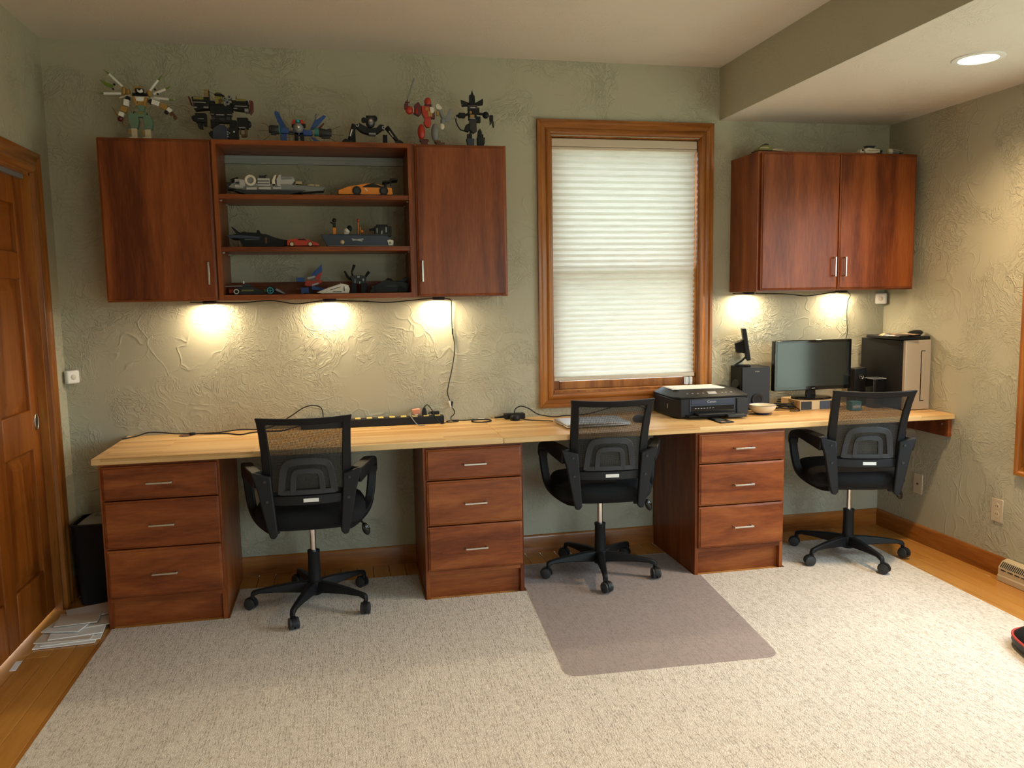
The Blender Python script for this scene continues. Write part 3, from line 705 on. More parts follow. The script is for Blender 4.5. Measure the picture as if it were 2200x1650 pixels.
    MB().cbox((.012, Y(0, .556) - .0189, .556), (.064, .0012, .016)).build('sticker', 'white', cb, **kw)
    # arms
    for s_ in (-1, 1):
        loop = smoothpath([(s_ * .205, -.232, .652), (s_ * .238, -.165, .668), (s_ * .262, -.085, .676), (s_ * .276, -.005, .668), (s_ * .282, .045, .645), (s_ * .281, .055, .600), (s_ * .272, .042, .520), (s_ * .258, .015, .462), (s_ * .225, -.05, .428), (s_ * .175, -.13, .408), (s_ * .145, -.185, .412)], 4)
        k = len(loop); w = [.048 if i < 20 else .040 for i in range(k)]; th = [max(.034, .074 - .0034 * i) if i < 20 else .030 for i in range(k)]
        MB().strap(loop, w, th, (1, 0, 0)).build('armrest', 'blackpl', c, bevel=.007, seg=3, **kw)
        pl = [(.150, .668), (.232, .690), (.224, .660), (.206, .600), (.192, .520), (.176, .440), (.164, .398), (.146, .394), (.132, .410), (.138, .500), (.146, .600)]
        T = Matrix(((s_, 0, 0, 0), (0, 1, -.02, -.224), (0, 0, 1, 0), (0, 0, 0, 1)))
        br = MB().prism(pl, 'y', -.020 + .0, .008, T).build('arm_bracket', 'blackpl', c, bevel=.006, seg=3, **kw)
        for z, x in ((.648, .176), (.560, .170)):
            y = -.224 - .02 * z - .0203; MB().cyl((s_ * x, y, z), (s_ * x, y - .003, z), .007, .006, 10).build('screw', 'darkgrey', br, **kw)
    return c
ch = make_chair()
spots = [((1.150, -.495, RUG), 0, -108, 'black mesh office chair at left, in front of the power strip'),
         ((2.562, -.42, RUG + .003), -7, -103 + 7, 'black mesh office chair on the clear mat, in front of the laptop'),
         ((3.918, -.505, RUG), -17, -90 + 17, 'black mesh office chair at right, in front of the monitor')]
for i, (p, rz, ba, lb) in enumerate(spots):
    o = ch if i == 0 else copy_tree(ch)
    o.location = p; o.rotation_euler = (0, 0, R(rz)); tag(o, lb, 'office chair', 'matching mesh office chairs')
    for q in o.children:
        if q.name.split('.')[0] == 'base_leg': q.rotation_euler = (0, 0, R(ba))

# ================================================================== THINGS ON THE DESK
def cable(name, pts, r, label, cat='cable', mat='rubber', k=5, group=None):
    p = smoothpath(pts, k); o = MB().tube(p, r, 7).build(name, mat, loc=tuple(p[0])); return tag(o, label, cat, group)
# power strip
ps = thing('power_strip', 'long black power strip with cream outlets along the wall', 'power strip', (1.46, -.05, ZD))
MB().box(1.094, 1.822, -.085, -.032, ZD + .0004, ZD + .040).build('body', 'blackpl', ps, bevel=.003)
for i in range(12):
    x = 1.145 + i * .0585
    q = MB().box(x - .014, x + .014, -.076, -.041, ZD + .039, ZD + .0445).build('outlet', 'yellow', ps, bevel=.002)
    for dx in (-.005, .005): MB().box(x + dx - .001, x + dx + .001, -.062, -.054, ZD + .0443, ZD + .0449).build('slot', 'blackpl', q)
MB().cyl((1.108, -.058, ZD + .039), (1.108, -.058, ZD + .045), .006).build('switch', 'red', ps)
pl = thing('power_plug', 'salmon pink plug adapter standing in the power strip', 'plug', (1.680, -.058, ZD + .0455))
MB().cbox((1.680, -.058, ZD + .066), (.042, .030, .026), (0, -6, 0)).build('body', 'salmon', pl, bevel=.004)
MB().box(1.670, 1.688, -.066, -.050, ZD + .0455, ZD + .056).build('base', 'white', pl, bevel=.002)
pl = thing('power_plug', 'upright black plug in the power strip beside the pink adapter', 'plug', (1.722, -.058, ZD + .0455))
MB().prism([(1.709, ZD + .0455), (1.735, ZD + .0455), (1.731, ZD + .075), (1.725, ZD + .088), (1.716, ZD + .083), (1.711, ZD + .068)], 'y', -.070, -.046).build('body', 'blackpl', pl, bevel=.003)
cable('cable', [(1.722, -.058, ZD + .085), (1.738, -.06, ZD + .098), (1.758, -.075, ZD + .075), (1.778, -.095, ZD + .03), (1.80, -.108, ZD + .004), (1.822, -.100, ZD + .004), (1.828, -.095, ZD + .004)], .0027, 'thin black cord looping over the right end of the power strip')
pl = thing('power_plug', 'flat black plug at the right end of the power strip', 'plug', (1.775, -.058, ZD + .0455))
MB().box(1.757, 1.800, -.068, -.046, ZD + .0455, ZD + .063).build('body', 'blackpl', pl, bevel=.003)
MB().cyl((1.757, -.057, ZD + .055), (1.742, -.06, ZD + .052), .004, n=8).build('strain_relief', 'blackpl', pl)
cable('cable', [(1.660, -.058, ZD + .06), (1.645, -.075, ZD + .058), (1.652, -.10, ZD + .04), (1.672, -.125, ZD + .012), (1.69, -.14, ZD + .004), (1.715, -.14, ZD + .004)], .0024, 'grey cord drooping from the pink adapter onto the desk', mat='grey')
# puck light wiring
cable('light_cable', [(.606, -.10, 1.4135), (.66, -.10, 1.4125), (.72, -.10, 1.411), (.845, -.10, 1.407), (.93, -.10, 1.4135), (1.0, -.10, 1.4135), (1.098, -.10, 1.397), (1.18, -.10, 1.405), (1.228, -.075, 1.4105)], .0028, 'black wire sagging between the left and middle puck lights')
cable('light_cable', [(1.296, -.075, 1.4105), (1.37, -.10, 1.406), (1.438, -.10, 1.403), (1.542, -.10, 1.396), (1.65, -.10, 1.403), (1.74, -.10, 1.4105), (1.778, -.075, 1.4105)], .0028, 'black wire sagging right of the middle puck light')
MB_ = MB().cbox((1.44, -.10, 1.4028), (.03, .008, .007)).build('wire_joint', 'blackpl', loc=(1.44, -.1, 1.4028), bevel=.002); tag(MB_, 'small black wire connector between middle and right puck lights', 'connector')
cable('light_cable', [(1.846, -.058, 1.4105), (1.872, -.06, 1.405), (1.884, -.02, 1.385), (1.884, -.012, 1.292), (1.887, -.012, 1.23), (1.897, -.012, 1.157), (1.889, -.012, 1.09), (1.875, -.012, 1.022), (1.856, -.014, .945), (1.852, -.016, .91), (1.862, -.018, .873)], .0026, 'black wire hanging down the wall from the puck light to the desk')
sw = thing('inline_switch', 'small black inline switch halfway along the hanging wire', 'switch', (1.8865, -.012, 1.23)); MB().cbox((1.8868, -.012, 1.237), (.008, .008, .032)).build('body', 'blackpl', sw, bevel=.002)
cn = thing('cord_connector', 'dangling silver and black plug joint above the desk', 'connector', (1.866, -.018, .835))
MB().cyl((1.858, -.018, .868), (1.868, -.018, .835), .006, n=10).build('plug', 'white', cn)
MB().cbox((1.872, -.018, .85), (.010, .010, .036), (0, 10, 0)).build('socket', 'blackpl', cn, bevel=.002)
cable('light_cable', [(1.876, -.018, .83), (1.886, -.02, .812), (1.880, -.022, .795), (1.866, -.025, .784), (1.868, -.04, ZD + .006), (1.90, -.06, ZD + .0036), (1.86, -.075, ZD + .0036), (1.835, -.06, ZD + .0036), (1.87, -.045, ZD + .008), (1.93, -.04, ZD + .0036), (1.99, -.03, ZD + .0036)], .0026, 'black wire curling on the desk below the hanging joint')
cable('light_cable', [(3.522, -.098, 1.4125), (3.48, -.1, 1.4125), (3.44, -.1, 1.412)], .0026, 'short black wire end under the left edge of the double cabinet')
cable('light_cable', [(3.590, -.075, 1.4105), (3.68, -.1, 1.407), (3.768, -.1, 1.403), (3.85, -.1, 1.394), (3.898, -.1, 1.391), (3.98, -.1, 1.399), (4.06, -.1, 1.4105), (4.106, -.075, 1.4105)], .0026, 'black wire sagging under the double door wall cabinet')
cable('light_cable', [(4.174, -.06, 1.4105), (4.196, -.06, 1.39), (4.204, -.03, 1.36), (4.206, -.018, 1.30), (4.208, -.018, 1.24), (4.212, -.018, 1.19), (4.208, -.02, 1.155), (4.185, -.03, 1.12), (4.160, -.05, 1.095)], .0024, 'black wire hanging beside the monitor from the right puck light')
# desk cords at left
cable('cable', [(.266, -.112, ZD + .0036), (.315, -.035, ZD + .0036), (.36, -.016, ZD + .014), (.42, -.02, ZD + .012), (.50, -.035, ZD + .004), (.60, -.05, ZD + .0036), (.70, -.05, ZD + .0036), (.80, -.03, ZD + .010), (.88, -.03, ZD + .006), (.96, -.03, ZD + .02), (1.046, -.02, ZD + .066), (1.105, -.018, ZD + .103), (1.156, -.018, ZD + .115), (1.197, -.02, ZD + .10), (1.207, -.052, ZD + .052)], .003, 'black cord along the wall arching up behind the left chair')
cable('cable', [(.570, -.085, ZD + .006), (.60, -.075, ZD + .006), (.66, -.085, ZD + .0042), (.74, -.10, ZD + .0042), (.81, -.155, ZD + .0042), (.86, -.11, ZD + .0042), (.92, -.09, ZD + .0042), (1.0, -.10, ZD + .0042), (1.06, -.062, ZD + .012), (1.0945, -.056, ZD + .020)], .0034, 'thick black cord running from the grommet to the power strip')
cp = thing('cord_plug', 'small black plug end lying beside the cable grommet', 'plug', (.577, -.083, ZD)); MB().cbox((.578, -.084, ZD + .0085), (.028, .014, .013), (0, 0, 10)).build('body', 'blackpl', cp, bevel=.003)
# coil, adapter, laptop
ring = [(2.018 + .052 * math.cos(t * math.pi / 14), -.092 + .036 * math.sin(t * math.pi / 14), ZD + .0045 + .002 * math.sin(t * 2 * math.pi / 28)) for t in range(28)]
tag(MB().tube(ring, .0035, 7, True).build('cable_loop', 'rubber', loc=(2.018, -.092, ZD)), 'oval loop of black cable on the desk between two desktops', 'cable')
wp = thing('usb_plug', 'small white plug end at the loop of cable', 'plug', (2.03, -.03, ZD)); MB().box(2.010, 2.045, -.034, -.024, ZD + .0006, ZD + .009).build('body', 'white', wp, bevel=.002)
ad = thing('power_adapter', 'black laptop charger brick lying on the desk by the wall', 'power adapter', (2.205, -.045, ZD))
MB().box(2.150, 2.262, -.066, -.022, ZD + .0004, ZD + .030).build('brick', 'blackpl', ad, bevel=.005)
MB().cyl((2.150, -.044, ZD + .014), (2.098, -.044, ZD + .010), .007, .004, 10).build('strain_relief', 'blackpl', ad)
wt = thing('wall_adapter', 'round black plug adapter in front of the charger brick', 'power adapter', (2.196, -.105, ZD)); MB().lathe([(.0001, 0), (.024, 0), (.027, .006), (.027, .020), (.022, .027), (.0001, .028)], (2.196, -.105, ZD + .0004), 18).build('body', 'blackpl', wt)
cable('cable', [(2.196, -.100, ZD + .028), (2.20, -.095, ZD + .058), (2.235, -.085, ZD + .072), (2.285, -.07, ZD + .052), (2.33, -.06, ZD + .022), (2.40, -.055, ZD + .0042), (2.44, -.07, ZD + .0042), (2.48, -.05, ZD + .0042), (2.60, -.05, ZD + .006), (2.72, -.05, ZD + .03), (2.82, -.05, ZD + .055), (2.92, -.06, ZD + .035), (2.97, -.07, ZD + .004)], .003, 'black cord arching behind the laptop under the window')
cable('cable', [(2.222, -.115, ZD + .010), (2.26, -.13, ZD + .0036), (2.31, -.165, ZD + .0036), (2.346, -.205, ZD + .006), (2.366, -.245, ZD + .009)], .0026, 'thin black cord plugged into the side of the laptop')
lp = thing('laptop', 'closed silver laptop on the desk behind the middle chair', 'laptop', (2.545, -.345, ZD), R(2))
MB().box(-.168, .168, -.112, .112, .004, .0135).build('base', 'alu', lp, bevel=.004, local=True)
MB().box(-.168, .168, -.112, .112, .0145, .0215).build('lid', 'alu', lp, bevel=.004, local=True)
for x in (-.13, .13):
    for y in (-.09, .09): MB().cyl((x, y, 0.0003), (x, y, .0045), .007, n=10).build('foot', 'rubber', lp, local=True)
MB().box(-.1686, -.1660, -.05, -.035, .006, .011).build('port', 'blackpl', lp, local=True)
ms = thing('computer_mouse', 'black wireless mouse on the desk right of the laptop', 'mouse', (2.806, -.340, ZD))
MB().ell((2.806, -.340, ZD + .0125), (.036, .050, .024)).build('shell', 'blackpl', ms)
# clip the mouse flat at the desk by a base plate
MB().lathe([(.0001, 0), (.030, 0), (.034, .004), (.0001, .004)], (2.806, -.340, ZD + .0003), 20).build('sole', 'rubber', ms)

# printer
PX0, PX1, PY0, PY1 = 3.006, 3.424, -.335, -.03
pr = thing('printer', 'black multifunction inkjet printer with its paper tray open', 'printer', (3.215, -.18, ZD))
bd = MB(); ch_ = .045
out = [(PX0 + ch_ * .6, PY0), (PX1 - ch_ * .4, PY0), (PX1, PY0 + ch_ * .5), (PX1, PY1), (PX0, PY1), (PX0, PY0 + ch_)]
bd.prism(out, 'z', ZD + .004, ZD + .106)
bd.build('body', 'blackpl', pr, bevel=.006)
def inset(p, d, cx=3.215, cy=-.18): return [(cx + (x - cx) * (1 - d), cy + (y - cy) * (1 - d * 1.2)) for x, y in p]
lid = MB().rings([[(x, y, ZD + .1065) for x, y in inset(out, -.012)], [(x, y, ZD + .114) for x, y in inset(out, -.012)], [(x + .01 * (1 if x < 3.2 else -.3), y + (.060 if y < -.2 else -.01), ZD + .142) for x, y in inset(out, .12)]]).build('scanner_lid', 'blackpl', pr, bevel=.003)
sc_ = MB().cbox((3.225, -.300, ZD + .128), (.050, .026, .003), (24, 0, 0)).build('display', 'grey', lid, bevel=.001)
for i, x in enumerate((3.085, 3.115, 3.145, 3.175, 3.285, 3.305, 3.335)): MB().cbox((x, -.300, ZD + .1275), (.009, .006, .003), (24, 0, 0)).build('button', 'grey', lid)
MB().box(PX0 + .075, PX1 - .085, PY0 - .004, PY0 + .002, ZD + .036, ZD + .100).build('front_panel', 'navy', pr, bevel=.002)
MB().box(PX0 + .085, PX1 - .088, PY0 - .0062, PY0 - .003, ZD + .074, ZD + .098).build('flap', 'navy', pr, bevel=.001)
text('brand_lettering', 'Canon', .019, (3.205, PY0 - .0068, ZD + .087), (90, 0, 0), 'lightgrey', pr)
MB().box(PX0 + .085, PX1 - .092, PY0 - .0060, PY0 - .002, ZD + .034, ZD + .066).build('output_slot', 'gloss', pr)
for i in range(7): MB().cbox((PX0 + .108 + i * .0165, PY0 - .0068, ZD + .0535), (.009, .001, .0026)).build('roller', 'lightgrey', pr)
MB().box(PX1 - .075, PX1 - .008, PY0 - .006, PY0 + .001, ZD + .012, ZD + .098).build('side_cover', 'subgrey', pr, bevel=.004)
tr = MB().box(PX0 + .055, PX1 - .05, PY0 - .052, PY0 + .01, ZD + .014, ZD + .021).build('paper_tray', 'blackpl', pr, bevel=.003)
MB().box(PX0 + .10, PX1 - .11, PY0 - .062, PY0 + .01, ZD + .022, ZD + .031).build('output_tray', 'blackpl', tr, bevel=.003)
MB().box(PX1 - .16, PX1 - .055, PY0 - .078, PY0 - .015, ZD + .009, ZD + .024).build('tray_guide', 'subgrey', tr, bevel=.003)
ext = MB()
ext.box(3.165, 3.180, -.520, -.375, ZD + .0025, ZD + .006); ext.box(3.225, 3.240, -.520, -.375, ZD + .0025, ZD + .006); ext.box(3.165, 3.240, -.526, -.505, ZD + .0025, ZD + .006); ext.box(3.165, 3.240, -.46, -.375, ZD + .0025, ZD + .006)
ext.build('tray_extension', 'subgrey', tr, bevel=.001)
for x in (PX0 + .03, PX1 - .03):
    for y in (PY0 + .04, PY1 - .03): MB().cyl((x, y, ZD + .0003), (x, y, ZD + .006), .01, n=12).build('foot', 'rubber', pr)
MB().ell((PX0 - .0005, PY0 + .11, ZD + .058), (.0012, .006, .014)).build('emblem', 'silver', pr)
pa = thing('paper_stack', 'white paper lying on top of the printer lid', 'paper', (3.19, -.155, ZD + .1435))
for i in range(3): MB().cbox((3.182 + .004 * i, -.150 - .003 * i, ZD + .1433 + .0012 * i), (.285, .170, .001), (0, 0, -3 + 2 * i)).build('sheet', 'paper', pa)

# subwoofer and the little display on it
sb = thing('subwoofer', 'dark grey subwoofer box standing behind the printer', 'speaker', (3.56, -.085, ZD))
MB().box(3.474, 3.646, -.148, -.018, ZD + .008, 1.005).build('cabinet', 'blackpl', sb, bevel=.004)
MB().box(3.476, 3.644, -.156, -.1485, ZD + .010, 1.003).build('front_baffle', 'subgrey', sb, bevel=.003)
MB().lathe([(.026, .002), (.034, 0), (.036, .006), (.033, .010), (.024, .006), (.020, -.004), (.0001, -.006)], (0, 0, 0), 28, Matrix.Translation((3.567, -.1565, .820)) @ Matrix.Rotation(R(90), 4, 'X')).build('port_ring', 'darkgrey', sb)
MB().cyl((3.567, -.1570, .820), (3.567, -.1600, .820), .0235, n=24).build('port_hole', 'rubber', sb)
text('brand_lettering', 'Insignia', .009, (3.565, -.1566, .980), (90, 0, 0), 'lightgrey', sb)
MB().lathe([(.0001, .002), (.040, .002), (.048, .0), (.050, -.003)], (0, 0, 0), 24, Matrix.Translation((3.4735, -.083, .885)) @ Matrix.Rotation(R(-90), 4, 'Y')).build('woofer', 'gloss', sb)
for x in (3.49, 3.63):
    for y in (-.135, -.035): MB().cyl((x, y, ZD + .0003), (x, y, ZD + .009), .009, n=10).build('foot', 'rubber', sb)
ds = thing('small_display', 'small black tabletop screen on a folding stand atop the subwoofer', 'display', (3.520, -.085, 1.0055), R(-24))
Tm = Matrix.Translation((.012, 0, .122)) @ Matrix.Rotation(R(-9), 4, 'Y')
MB().box(-.014, .008, -.062, .062, -.088, .092, Tm).build('panel', 'blackpl', ds, bevel=.004, local=True)
MB().box(.0082, .0094, -.054, .054, -.080, .084, Tm).build('glass', 'gloss', ds, local=True)
rr = [[tuple(Tm @ Vector((x, y * s_, z * s_ - .01))) for y, z in ((-.045, -.04), (.045, -.04), (.045, .04), (-.045, .04))] for x, s_ in ((-.014, 1.0), (-.030, .80), (-.062, .66))]
MB().rings(rr).build('rear_housing', 'blackpl', ds, bevel=.004, local=True)
MB().strap([(.010, 0, .050), (-.012, 0, .028), (-.044, 0, .007)], [.05, .05, .05], .006, (0, 1, 0)).build('stand_leg', 'blackpl', ds, local=True)
MB().box(-.050, .036, -.032, .032, .0003, .006).build('foot_plate', 'blackpl', ds, bevel=.002, local=True)

# bowl
bw = thing('bowl', 'small cream ceramic bowl with a blue foot beside the printer', 'bowl', (3.520, -.300, ZD))
MB().lathe([(.030, .010), (.050, .018), (.064, .034), (.071, .050), (.0735, .050), (.068, .032), (.053, .014), (.034, .006), (.0001, .0065)], (3.520, -.300, ZD + .001), 36).build('cup', 'ceramic', bw)
MB().lathe([(.0001, 0), (.032, 0), (.036, .004), (.047, .0095), (.030, .0085), (.0001, .009)], (3.520, -.300, ZD + .0004), 36).build('blue_foot', 'cobalt', bw)
MB().lathe([(.0708, .0512), (.0742, .0512), (.0742, .0526), (.0708, .0526), (.0708, .0512)], (3.520, -.300, ZD + .0004), 36).build('rim_line', 'cobalt', bw)

# box carrying the monitor
bx = thing('storage_box', 'flat wooden box with black and tan front panels under the monitor', 'box', (3.90, -.15, ZD))
MB().box(3.774, 4.020, -.252, -.052, ZD + .0004, .8155).build('shell', 'cardboard', bx, bevel=.002)
for a, b, m in ((3.779, 3.842, 'subgrey'), (3.844, 3.892, 'tan'), (3.894, 3.955, 'navy'), (3.957, 4.016, 'blackpl')): MB().box(a, b, -.2545, -.2515, ZD + .004, .812).build('front_tile', m, bx, bevel=.001)
mn = thing('monitor', 'black widescreen computer monitor on a flat box', 'monitor', (3.905, -.155, .8155))
MB().lathe([(.0001, 0), (.112, 0), (.118, .004), (.110, .010), (.03, .014), (.0001, .014)], (0, 0, 0), 36, Matrix.Translation((3.905, -.152, .816)) @ Matrix.Diagonal((1, .78, 1, 1))).build('base', 'gloss', mn)
MB().prism([(3.876, .828), (3.934, .828), (3.928, .880), (3.882, .880)], 'y', -.150, -.128).build('neck', 'gloss', mn, bevel=.003)
MB().box(3.668, 4.148, -.158, -.122, .862, 1.145).build('housing', 'gloss', mn, bevel=.004)
MB().box(3.684, 4.132, -.1592, -.1575, .884, 1.130).build('screen', 'screen', mn)
text('brand_lettering', 'acer', .012, (3.912, -.1590, .8725), (90, 0, 0), 'lightgrey', mn)
# satellite speaker, wire cup, teal box
sp = thing('satellite_speaker', 'small black desktop speaker with a silver ring emblem beside the tower', 'speaker', (4.215, -.128, ZD))
MB().rings([[(4.168, -.165, ZD + .0004), (4.262, -.165, ZD + .0004), (4.262, -.090, ZD + .0004), (4.168, -.090, ZD + .0004)], [(4.174, -.155, .972), (4.250, -.155, .978), (4.250, -.095, .978), (4.174, -.095, .972)]]).build('cabinet', 'blackpl', sp, bevel=.004)
MB().lathe([(.009, .001), (.013, .003), (.0145, 0), (.013, -.001), (.009, .001)], (0, 0, 0), 20, Matrix.Translation((4.214, -.1590, .925)) @ Matrix.Rotation(R(90), 4, 'X')).build('emblem_ring', 'silver', sp)
MB().ell((4.214, -.1590, .925), (.004, .003, .004)).build('emblem_dot', 'silver', sp)
cu = thing('desk_organizer', 'black open top desk organizer in front of the computer tower', 'organizer', (4.222, -.255, ZD))
MB().rings([[(4.198, -.29, ZD + .0004), (4.262, -.29, ZD + .0004), (4.262, -.23, ZD + .0004), (4.198, -.23, ZD + .0004)], [(4.192, -.298, .925), (4.268, -.298, .925), (4.268, -.224, .925), (4.192, -.224, .925)]]).build('cup', 'gloss', cu, bevel=.002)
MB().tube([(4.190, -.300, .927), (4.270, -.300, .927), (4.270, -.222, .927), (4.190, -.222, .927)], .002, 6, True).build('rim', 'grey', cu)
tb = thing('small_box', 'small dark teal box on the desk behind the right chair', 'box', (4.060, -.32, ZD)); MB().box(4.03, 4.090, -.345, -.295, ZD + .0004, ZD + .050).build('carton', 'turquoise', tb, bevel=.002); MB().box(4.036, 4.084, -.3462, -.3448, ZD + .014, ZD + .03).build('print', 'lightgrey', tb)
random.seed(5)
for (lb, cx, cy, rx, ry, n, z0) in (('tangle of black cables on the desk between subwoofer and monitor box', 3.712, -.190, .055, .038, 3, .004), ('loose black cables gathered behind the monitor foot', 3.905, -.030, .13, .014, 3, .004)):
    pts = []
    for i in range(n * 10):
        t = i * 2 * math.pi / 10; pts.append((cx + rx * math.cos(t) * random.uniform(.75, 1.1), cy + ry * math.sin(t) * random.uniform(.75, 1.1), ZD + z0 + i * .0011 + random.uniform(0, .006)))
    cable('cable_tangle', pts, .0036, lb, k=4)
cable('cable', [(3.755, -.175, ZD + .022), (3.775, -.215, ZD + .012), (3.766, -.262, ZD + .004), (3.735, -.275, ZD + .004), (3.705, -.262, ZD + .004)], .003, 'black cord loop on the desk at the corner of the box')

# computer tower with things on top
tw = thing('computer_tower', 'computer tower with black side and silver front in the corner', 'computer', (4.366, -.23, ZD))
MB().box(4.288, 4.444, -.405, -.045, ZD + .006, 1.143).build('case', 'blackpl', tw, bevel=.003)
MB().box(4.288, 4.446, -.428, -.4055, ZD + .004, 1.145).build('front_bezel', 'pcsilver', tw, bevel=.004)
MB().box(4.383, 4.388, -.4288, -.427, .812, 1.088).build('drive_slot', 'gloss', tw); MB().box(4.388, 4.408, -.4286, -.4275, .812, .816).build('slot_foot', 'gloss', tw); MB().box(4.388, 4.408, -.4286, -.4275, 1.084, 1.088).build('slot_head', 'gloss', tw)
MB().box(4.389, 4.409, -.4295, -.4275, .817, 1.083).build('door', 'pcsilver', tw, bevel=.001)
MB().cyl((4.432, -.428, .785), (4.432, -.4292, .785), .005, n=12).build('badge', 'lightgrey', tw)
for x in (4.30, 4.43):
    for y in (-.39, -.07): MB().cyl((x, y, ZD + .0003), (x, y, ZD + .008), .01, n=10).build('foot', 'rubber', tw)
kb = thing('keyboard', 'black keyboard lying flat on top of the computer tower', 'keyboard', (4.35, -.22, 1.1455))
MB().cbox((4.360, -.262, 1.1555), (.180, .31, .018), (0, 0, -3)).build('tray', 'blackpl', kb, bevel=.004)
mg = thing('magazine', 'creased magazine with orange cover hanging over the tower edge', 'magazine', (4.30, -.31, 1.168))
ga = MB(); vs = []
for jx in range(9):
    for jy in range(5):
        u, v = jx / 8, jy / 4; x = 4.225 + .125 * u; y = -.445 + .16 * v; dr_ = max(0, .26 - u)
        vs.append((x, y - .02 * u, 1.1765 - .12 * dr_ * dr_ * 1.2 + .0015 * math.sin(7 * u)))
ga.add(vs, [(a * 5 + b, a * 5 + b + 1, (a + 1) * 5 + b + 1, (a + 1) * 5 + b) for a in range(8) for b in range(4)])
def cover():
    m, nt, b = newmat('magazine_cover'); tc = N(nt, 'ShaderNodeTexCoord'); n = N(nt, 'ShaderNodeTexNoise', Scale=14.0, Detail=2.0, Distortion=.6); L(nt, tc.outputs['Object'], n.inputs[0])
    r_ = ramp(nt, [(0.36, (.06, .055, .06)), (0.47, (.16, .13, .12)), (0.55, (.62, .28, .06)), (0.62, (.75, .60, .40))], n.outputs[0]); L(nt, r_.outputs[0], b.inputs['Base Color']); b.inputs['Roughness'].default_value = .35; return m
mo = ga.build('cover', cover(), mg); so = mo.modifiers.new('thick', 'SOLIDIFY'); so.thickness = .002; so.offset = 1
m2 = thing('computer_mouse', 'black mouse resting on top of the computer tower stack', 'mouse', (4.402, -.352, 1.165)); MB().ell((4.402, -.352, 1.179), (.048, .034, .0165), rot=(0, -6, 12)).build('shell', 'blackpl', m2)
MB().lathe([(.0001, 0), (.026, 0), (.030, .006), (.0001, .006)], (4.402, -.352, 1.1652), 18).build('sole', 'rubber', m2)

# ================================================================== SMALL THINGS ON WALLS AND FLOOR
def sensor(x, z, rz, label):
    o = thing('motion_sensor', label, 'sensor', (x, -.02, z - .033), R(rz), 'square white corner sensors')
    MB().box(-.031, .031, -.018, .012, 0, .064).build('body', 'white', o, bevel=.008, seg=3, local=True)
    MB().lathe([(.0001, .004), (.008, .0035), (.0125, .001), (.014, -.002)], (0, 0, 0), 20, Matrix.Translation((0, -.018, .032)) @ Matrix.Rotation(R(90), 4, 'X')).build('lens', 'offwhite', o, local=True)
sensor(.0335, 1.066, 45, 'square white motion sensor in the left corner above the wastebasket')
sensor(XW - .0335, 1.368, -45, 'square white motion sensor in the right corner under the cabinet')
def plate(y, z, label, duplex):
    o = thing('wall_plate', label, 'wall plate', (XW, y, z))
    MB().box(XW - .006, XW - .0003, y - .036, y + .036, z - .058, z + .058).build('plate', 'plate', o, bevel=.003)
    if duplex:
        for dz in (-.02, .02):
            q = MB().lathe([(.0001, .0015), (.0155, .0015), (.017, 0)], (0, 0, 0), 18, Matrix.Translation((XW - .006, y, z + dz)) @ Matrix.Rotation(R(-90), 4, 'Y')).build('receptacle', 'cream', o)
            for dy in (-.006, .006): MB().box(XW - .0082, XW - .0072, y + dy - .0012, y + dy + .0012, z + dz - .002, z + dz + .006).build('slot', 'darkgrey', q)
        MB().cyl((XW - .0063, y, z), (XW - .0072, y, z), .003, n=8).build('screw', 'cream', o)
    else: MB().cyl((XW - .005, y, z - .002), (XW - .010, y, z - .002), .006, n=12).build('socket', 'brown', o)
plate(-.350, .331, 'cream wall plate with round cable socket below the desk end', False)
plate(-.912, .324, 'cream duplex electrical outlet near the window casing', True)
vt = thing('floor_register', 'cream baseboard heat register on the right wall', 'vent', (XW, -1.17, 0))
pf = [(XW - .001, .001), (XW - .062, .001), (XW - .062, .028), (XW - .058, .032), (XW - .058, .066), (XW - .036, .096), (XW - .012, .104), (XW - .001, .104)]
MB().prism(pf, 'y', -1.47, -.992).build('housing', 'cream', vt, bevel=.002)
sl = MB()
for i in range(44):
    y = -1.005 - i * .0104; sl.cbox((XW - .0482, y, .0822), (.003, .0035, .030), (0, 36, 0))
sl.build('grille_slots', 'darkgrey', vt)
for i in range(11): y = -1.025 - i * .0405; MB().box(XW - .0592, XW - .0575, y - .015, y + .015, .056, .061).build('louvre_slot', 'darkgrey', vt)

bn = thing('wastebasket', 'slim black wastebasket with a liner bag beside the left pedestal', 'wastebasket', (.145, -.135, 0))
def rr_(x0, x1, y0, y1, z, r=.035):
    return [(a, b, z) for a, b in rounded([(x0, y0), (x1, y0), (x1, y1), (x0, y1)], [r] * 4)]
MB().rings([rr_(.060, .240, -.235, -.05, .002), rr_(.045, .252, -.250, -.035, .375), rr_(.040, .256, -.255, -.030, .390), rr_(.052, .245, -.243, -.042, .392), rr_(.054, .243, -.240, -.044, .34)], True, False).build('bin', 'blackpl', bn)
MB().rings([rr_(.0615, .2385, -.233, -.052, .004), rr_(.0615, .2385, -.233, -.052, .006)]).build('bottom', 'blackpl', bn)
MB().rings([rr_(.056, .242, -.238, -.046, .360), rr_(.058, .240, -.236, -.048, .378), rr_(.090, .232, -.20, -.052, .398), rr_(.12, .222, -.15, -.07, .404, .02), rr_(.14, .20, -.13, -.09, .388, .015)]).build('liner', 'bag', bn)
random.seed(11)
